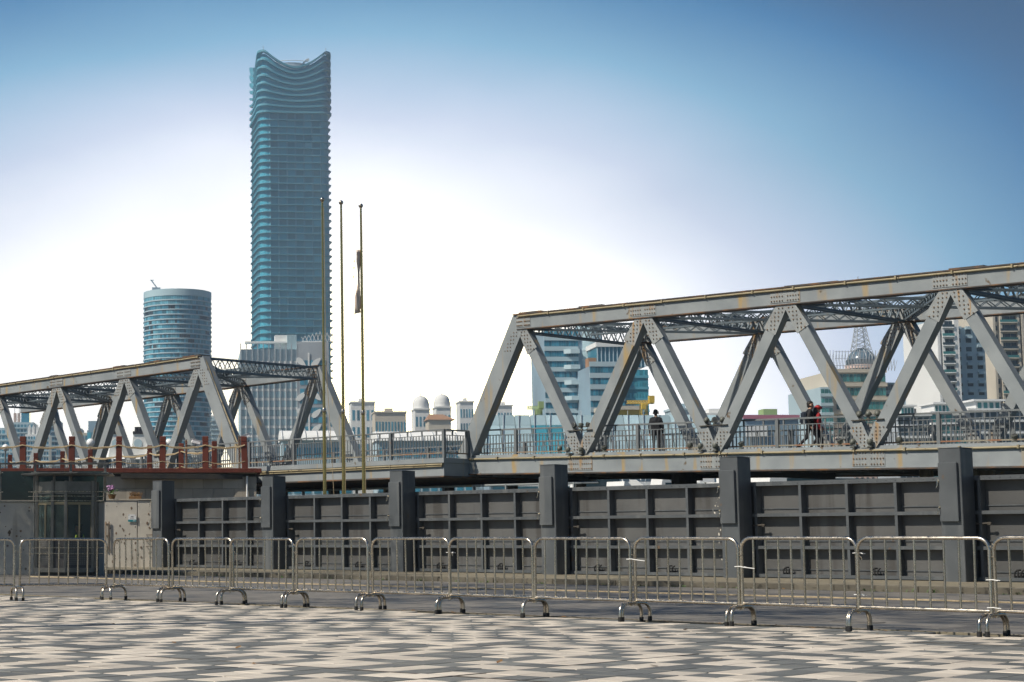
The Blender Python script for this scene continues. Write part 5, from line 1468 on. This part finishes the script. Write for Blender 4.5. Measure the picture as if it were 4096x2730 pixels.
# low terrace of houses at the right
for k, (px0, px1, pt, lb) in enumerate(((3590,3720,1640,'low white apartment terrace left of the white tower'), (3722,3870,1630,'low white apartment terrace with roof pavilion below the white tower'), (3872,4110,1618,'low white apartment terrace at the right edge'))):
    b = Bld('apartment_terrace', lb, 'apartments', px0, px1, pt+22, 505, 16, 0, group='low apartment terraces')
    b.box('wall', 0, b.w, 0, 16, 0, b.h, F_grey); nf = 11; nbb = max(5, int(b.w/2.0))
    b.face((0,0),0,b.w,0,b.h,nf,nbb,.72,.60,G_dark if k != 1 else G_green,.06)
    for j in range(nf+1): part('ledge', MB().box(-.3,b.w+.3,-1.1,-.01,b.h*j/nf-.2,b.h*j/nf+.35), F_white, b.t)
    b.box('pavilion', b.w*.2, b.w*.62, 2, 11, b.h, b.h+2.6, F_white); b.box('pavilion_roof', b.w*.14, b.w*.68, 1, 12, b.h+2.6, b.h+3.1, F_white)
    for q in range(4): part('pavilion_window', MB().box(b.w*(.23+.1*q),b.w*(.29+.1*q),1.85,1.99,b.h+.5,b.h+2.2), G_green, b.t)
    b.box('chimney', b.w*.7, b.w*.78, 4, 7, b.h, b.h+2.2, F_cream)
    b.done()
b = Bld('small_tower', 'small hazy blue tower with overhanging roof left of the white apartments', 'building', 3655, 3702, 1578, 900, 14)
b.box('wall', 0, b.w, 0, 14, 0, b.h, F_bluegrey); b.box('overhanging_roof', -1.5, b.w+2.2, -2, 15, b.h, b.h+1.2, F_bluegrey); b.face((0,0),0,b.w,b.h*.5,b.h,6,3,.5,.6,G_blue,.05); b.done()

# shopping hall with magenta fascia
b = Bld('shopping_hall', 'low hall with magenta fascia and turquoise glass behind the walking couple', 'building', 2975, 3195, 1660, 520, 22)
b.box('wall', 0, b.w, 0, 22, 0, b.h, F_bluegrey); b.box('fascia', -.2, b.w+.2, -.6, -.01, b.h-1.2, b.h-.1, F_magenta); b.box('roof_unit', b.w*.45, b.w*.7, 4, 9, b.h, b.h+2.0, F_green)
b.box('white_board', b.w*.02, b.w*.4, -.9, -.61, b.h-6.4, b.h-3.2, F_white)
b.face((0,0),0,b.w,0,b.h*.72,5,12,.86,.75,G_green,.06); 
for j in range(6): part('ledge', MB().box(-.1,b.w+.1,-.5,-.01,b.h*.72*j/5-.3,b.h*.72*j/5+.5), F_white, b.t)
b.done()

# yellow works building and tower cranes
b = Bld('works_building', 'yellow site building with flat roof behind the terminal', 'building', 2420, 2560, 1640, 560, 12)
b.box('wall', 0, b.w, 0, 12, 0, b.h, F_yellow); b.box('roof', -.6, b.w+.6, -.8, 12.5, b.h, b.h+1.2, F_cream); b.face((0,0),0,b.w,b.h*.8,b.h,1,5,.6,.6,G_dark,.05); b.done()
def crane(label, px, ptop, d, jib, back, m_):
    p = at(px, 2165, d); zt_ = at(px, ptop, d).z; t = thing('tower_crane', label, 'crane', (p.x, p.y, 2), YAW, 'tower cranes')
    h = zt_-2; mb = MB(); mw = .9
    n = int(h/2.2)
    for k in range(n):
        z0_, z1_ = h*k/n, h*(k+1)/n
        for sx_, sy_ in ((-1,-1),(1,-1),(1,1),(-1,1)): mb.bar((sx_*mw,sy_*mw,z0_),(sx_*mw,sy_*mw,z1_),.3,.3)
        mb.bar((-mw,-mw,z0_),(mw,-mw,z1_),.18,.18); mb.bar((mw,mw,z0_),(-mw,mw,z1_),.18,.18); mb.bar((-mw,-mw,z1_),(mw,-mw,z1_),.18,.18)
    part('mast', mb, m_, t)
    jb = MB(); a0, a1 = -jib, back
    for y in (-.6,.6): jb.bar((a0,y,h+.2),(a1,y,h+.2),.18,.18)
    jb.bar((a0,0,h+1.1),(a1*.5,0,h+1.2),.16,.16)
    nj = 14
    for k in range(nj):
        x0_ = a0+(a1*.5-a0)*k/nj; x1_ = a0+(a1*.5-a0)*(k+1)/nj
        jb.bar((x0_,-.6,h+.2),((x0_+x1_)/2,0,h+1.1),.1,.1); jb.bar(((x0_+x1_)/2,0,h+1.1),(x1_,-.6,h+.2),.1,.1)
    part('jib', jb, m_, t); part('counterweight', MB().box(a1-1.6,a1,-.9,.9,h+.4,h+2.6), m_, t); part('cab', MB().cbox(-1.1,.4,-1.9,-.95,h-1.6,h+.1,.1), m_, t)
crane('yellow tower crane beside the glass office, right of the V joint', 2590, 1618, 545, 5.2, 3.2, F_yellow)
crane('lime green crane left of the glass office', 2165, 1640, 560, 3.6, 1.6, F_green)

# low white and cream blocks across the river in the bright haze
lows = [(1318,1345,1640,700,F_white,'slim white block right of the hotel with dark windows',5,2), (1405,1500,1612,740,F_white,'white block with square windows right of the flagpoles',5,5), (1500,1625,1652,700,F_cream,'long cream hall with tall windows and projecting cornice',3,10),
        (1660,1720,1640,720,F_white,'white block with arched dome, left of the domed pair',5,4), (1745,1805,1632,735,F_white,'white block with dome, right of the domed pair',5,4), (1840,1895,1610,760,F_white,'white block with stepped roof at the foot of the right bridge',6,5), (1990,2050,1625,780,F_white,'white block with roof terrace behind the end of the right bridge',6,5), (2700,2790,1640,640,F_pale,'pale block with roof unit right of the yellow crane',5,7), (2790,2960,1662,600,F_white,'long low white hall between terminal and magenta hall',3,14)]
for px0, px1, pt, d, m_, lb, nf, nbb in lows:
    d *= 1.5 if px0 < 2100 else 1.2
    b = Bld('riverside_block', lb, 'building', px0, px1, pt, d, 16)
    b.box('wall', 0, b.w, 0, 16, 0, b.h, m_); b.face((0,0),0,b.w,b.h*.35,b.h*.97,nf,nbb,.5,.6,G_blue,.05)
    b.box('cornice', -.5, b.w+.5, -.7, 16.3, b.h, b.h+.9, m_)
    if 'dome' in lb: part('dome', MB().lathe([(5.2,b.h+.9),(5.2,b.h+4.0)]+[(5.0*cos(pi/2*k/7),b.h+4.01+5.2*sin(pi/2*k/7)) for k in range(7)]+[(.3,b.h+9.2),(.2,b.h+12)],20,(b.w/2,7,0)), F_white, b.t, True)
    else: b.box('roof_unit', b.w*.35, b.w*.6, 4, 9, b.h+.9, b.h+3.0, m_)
    b.done()
b = Bld('red_roof_hall', 'hall with large brown hipped roof under the domed pair', 'building', 1715, 1800, 1680, 980, 14)
b.box('wall', 0, b.w, 0, 14, 0, b.h, F_cream); part('hipped_roof', MB().add([(-1,-1,b.h),(b.w+3,-1,b.h),(b.w+3,15,b.h),(-1,15,b.h),(1.0,6,b.h+3.4),(b.w-3,6,b.h+3.4)],[(0,1,5,4),(1,2,5),(2,3,4,5),(3,0,4),(3,2,1,0)]), F_red, b.t); b.face((0,0),0,b.w,0,b.h*.9,3,5,.5,.6,G_blue,.05); b.done()
# passenger shed with pale barrel roof along the far quay
for k, (px0, px1, pt, d, lb) in enumerate(((1130,1410,1718,520,'white barrel roofed shed behind the left bridge end'), (1510,1960,1722,540,'long white canopy across the river in the middle'))):
    b = Bld('quay_shed', lb, 'shed', px0, px1, pt, d, 14); w, h = b.w, b.h
    b.box('wall', 0, w, 1, 14, 0, h-3, F_pale)
    part('barrel_roof', MB().add([(x,1-1.6*cos(a)+6.5,h-3+3*sin(a)) if False else (x, 7.5-8.2*cos(a), h-3.2+3.2*sin(a)) for x in (-.5, w+.5) for a in [pi*q/12 for q in range(13)]], [(q,q+1,14+q,13+q) for q in range(12)]+[tuple(range(12,-1,-1)), tuple(range(13,26))]), F_white, b.t, True)
    nr_ = int(w/3.2)
    for q in range(nr_): part('roof_rib', MB().tube([(w*q/nr_, 7.5-8.35*cos(a), h-3.15+3.3*sin(a)) for a in [pi*r/10 for r in range(11)]], .12, 4), F_grey, b.t)
    b.face((0,1),0,w,h*.2,h-4,4,int(w/2.6),.7,.5,G_blue,.05)
    b.done()

# left skyline
def block(label, px0, px1, pt, d, m_, nf, nbb, dep=20, extra=None, glass=G_blue, fr=(.62,.55)):
    b = Bld('apartment_block', label, 'building', px0, px1, pt, d, dep); w, h = b.w, b.h
    b.box('wall', 0, w, 0, dep, 0, h, m_); b.face((0,0),0,w,h*.25,h*.99,nf,nbb,fr[0],fr[1],glass,.06)
    for j in range(nf): part('ledge', MB().box(-.2,w+.2,-.8,-.01,h*.25+h*.74*j/nf-.1,h*.25+h*.74*j/nf+.5), F_pale, b.t)
    if extra: extra(b)
    return b.done()
def ex_a(b):
    w, h = b.w, b.h
    part('sail_wall', MB().prism_y([(w*.45,h-.3),(w*.80,h-.3),(w*.80,h+12.5),(w*.45,h+7.5)], 2, 10), G_blue, b.t)
    part('round_wing', MB().lathe([(8,0),(8,h-5),(9,h-5),(9,h-4)],20,(w,9,0)), G_blue, b.t)
    b.box('roof_tank', w*.12, w*.22, 3, 7, h, h+5, F_pink); b.box('roof_tank', w*.28, w*.38, 3, 7, h, h+5, F_pink)
    for x in (.15,.34): part('antenna', MB().tube([(w*x,5,h+5),(w*x,5,h+15)],.18,4), F_grey, b.t)
block('hazy apartment block with sail shaped roof wall at the left edge', 40, 135, 1690, 930, F_pale, 18, 7, 24, ex_a)
block('hazy grey block partly hidden at the far left edge', -60, 38, 1712, 960, F_pale, 14, 6)
def ex_b(b): 
    for k in range(5): part('gable', MB().prism_y([(b.w*(.1+.17*k),b.h-.2),(b.w*(.22+.17*k),b.h-.2),(b.w*(.22+.17*k),b.h+3),(b.w*(.16+.17*k),b.h+5),(b.w*(.10+.17*k),b.h+3)],1,5), F_white, b.t)
block('long balconied apartment block behind the second red post', 100, 196, 1738, 900, F_white, 15, 9, 18, ex_b)
block('slim pale blue tower between the first two bridge bays', 196, 242, 1685, 960, F_bluegrey, 18, 4, 18, lambda b: part('pointed_roof', MB().lathe([(b.w*.4,b.h),(.4,b.h+9)],8,(b.w/2,9,0)), F_bluegrey, b.t))
block('grey blue slab left of the cruise ship', 300, 328, 1715, 1000, F_bluegrey, 16, 3)
block('cream low block right of the second red post', 328, 350, 1732, 900, F_cream, 10, 2)
def ex_c(b): b.box('crown_box', b.w*.05, b.w*.95, 3, 15, b.h, b.h+4.5, F_bluegrey); b.box('roof_light', b.w*.6, b.w*.95, 4, 9, b.h+4.5, b.h+6, F_white)
block('blue glazed office block with portal front left of the cruise ship', 348, 415, 1722, 820, F_bluegrey, 7, 4, 22, ex_c, G_teal, (.8,.8))
block('white tower with fine vertical ribs right of the round tower', 842, 885, 1662, 1050, F_white, 20, 9, 18, None, G_pale, (.4,.8))
block('distant low grey blocks along the far left bank', 225, 300, 1790, 880, F_grey, 8, 8)

# cruise ship behind the left bridge
p0 = at(425, 2165, 300); wS = wpx(425, 640, 300)
t = thing('cruise_ship', 'white cruise ship with two black topped funnels behind the left bridge', 'ship', (p0.x, p0.y, -2), YAW)
part('hull', MB().prism_y([(-14,0),(wS+10,0),(wS+14,9),(-16,9)], 0, 14), M['boat_white'], t)
for k, (a, b_, z0_, z1_) in enumerate(((-12,wS+9,9,12),(-9,wS+6,12.01,15),(-6,wS+3,15.01,17.2))):
    part('deck', MB().cbox(a,b_,1+.8*k,13-.8*k,z0_,z1_,.2), M['boat_white'], t)
    for q in range(16): part('porthole_window', MB().box(a+1+q*1.2,a+1.8+q*1.2,.9+.8*k,.99+.8*k,z0_+.9,z0_+2.0), M['boat_glass'], t)
for px0, px1, lb in ((440,485,'left'), (530,578,'right')):
    x0_, x1_ = wpx(425,px0,300), wpx(425,px1,300); zt_ = at(460,1712,300).z+2
    f_ = part('funnel', MB().prism_y([(x0_-.6,16.8),(x1_+1.2,16.8),(x1_+.1,zt_-.8),(x0_,zt_-.8)], 4, 9), M['boat_white'], t)
    part('funnel_band', MB().box(x0_-.15,x1_+.25,3.8,9.2,zt_-.79,zt_-.35), F_black, f_)
    for q in range(3): part('exhaust', MB().lathe([(.32,0),(.32,.9)],10,(x0_+.4+q*(x1_-x0_-.8)/2,6.5,zt_-.349)), F_black, f_)
    part('funnel_arch', MB().prism_y([(x0_+.35+.7*cos(a)+.4, zt_-2.4+.75*sin(a)) for a in [2*pi*q/14 for q in range(14)]], 3.9, 3.99), F_pale, f_)
part('upper_deck', MB().cbox(wpx(425,590,300),wS-.2,2,11,17.21,19.2,.3), M['boat_white'], t)
for k in range(4): part('lifeboat', MB().ball((2+k*4.5,.2,13.2),1.0,12,8,(1.7,.8,.7)), F_yellow if k % 2 else M['boat_white'], t, True)

# ------------------------------------------------------------------ trees beside the viewer that dapple the paving, the fifth added to shade the booth
LEAF = MB().add([(-.5,0,0),(0,-.32,.05),(.55,0,0),(0,.32,.05)], [(0,1,2,3)])
def tree(label, x, y, zc, R, seed, nl):
    r = random.Random(seed); t = thing('plane_tree', label, 'tree', (x, y, 0), 0, 'trees left of the viewer')
    tk = MB().tube([(0,0,-.03),(.05,.02,zc*.35),(-.05,.05,zc*.7),(.05,0,zc)], [.20,.165,.13,.06], 10)
    for k in range(11):
        a = 2*pi*k/11+r.uniform(-.2,.2); z = zc*r.uniform(.84,.95); l = R*r.uniform(.5,.8)
        tk.tube([(0,0,z),(cos(a)*l*.5,sin(a)*l*.5,z+1.0),(cos(a)*l,sin(a)*l,z+1.6+r.uniform(0,1.2))],[.07,.045,.015],6)
    part('trunk', tk, M['bark'], t, True)
    cl = [(r.gauss(0,.52)*R, r.gauss(0,.52)*R, zc+r.gauss(0,.30)*R*.55+.8) for _ in range(44)]
    mb = MB(); vs = []; fs = []
    for k in range(nl):
        c = r.choice(cl); s_ = r.uniform(.12,.20)
        p = Vector((c[0]+r.gauss(0,.42), c[1]+r.gauss(0,.42), max(c[2]+r.gauss(0,.32), zc-R*.35)))
        q = Quaternion((r.gauss(0,1),r.gauss(0,1),r.gauss(0,1),r.gauss(0,1))).normalized()
        b0 = len(vs)
        for v in LEAF.v: vs.append(p + q @ (Vector(v)*s_))
        fs.append((b0,b0+1,b0+2,b0+3))
    mb.add(vs, fs); part('crown', mb, M['leaf'], t)
tl = 'leafy plane tree outside the left of the frame, %s from the viewer'
for k, (x, y, zc, R, nl) in enumerate(((-20.0,11.0,15.0,4.6,5200), (-26.0,14.0,15.0,5.0,6500), (-33.0,18.5,15.5,4.8,6500), (-47.0,20.0,19.0,4.6,6000), (-53.0,20.3,15.0,4.6,11000))):
    tree(tl % ['nearest','second','third','fourth','fifth'][k], x, y, zc, R, 40+k, nl)

# ------------------------------------------------------------------ haze over the river
hz_ = MB().box(-1700, 400, -300, 1500, -3.6, 350)
hm = bpy.data.materials.new('haze'); hm.use_nodes = True
hn = hm.node_tree.nodes; hn.clear()
ho = hn.new('ShaderNodeOutputMaterial'); hv = hn.new('ShaderNodeVolumePrincipled')
hv.inputs['Color'].default_value = (.86,.93,1.0,1); hv.inputs['Density'].default_value = .00034; hv.inputs['Anisotropy'].default_value = .7
hm.node_tree.links.new(hv.outputs[0], ho.inputs['Volume'])
HZ = obj('haze', hz_.mesh('haze', hm)); HZ['kind'] = 'stuff'; HZ['label'] = 'pale even haze hanging over the river and city'
HZ['category'] = 'haze'
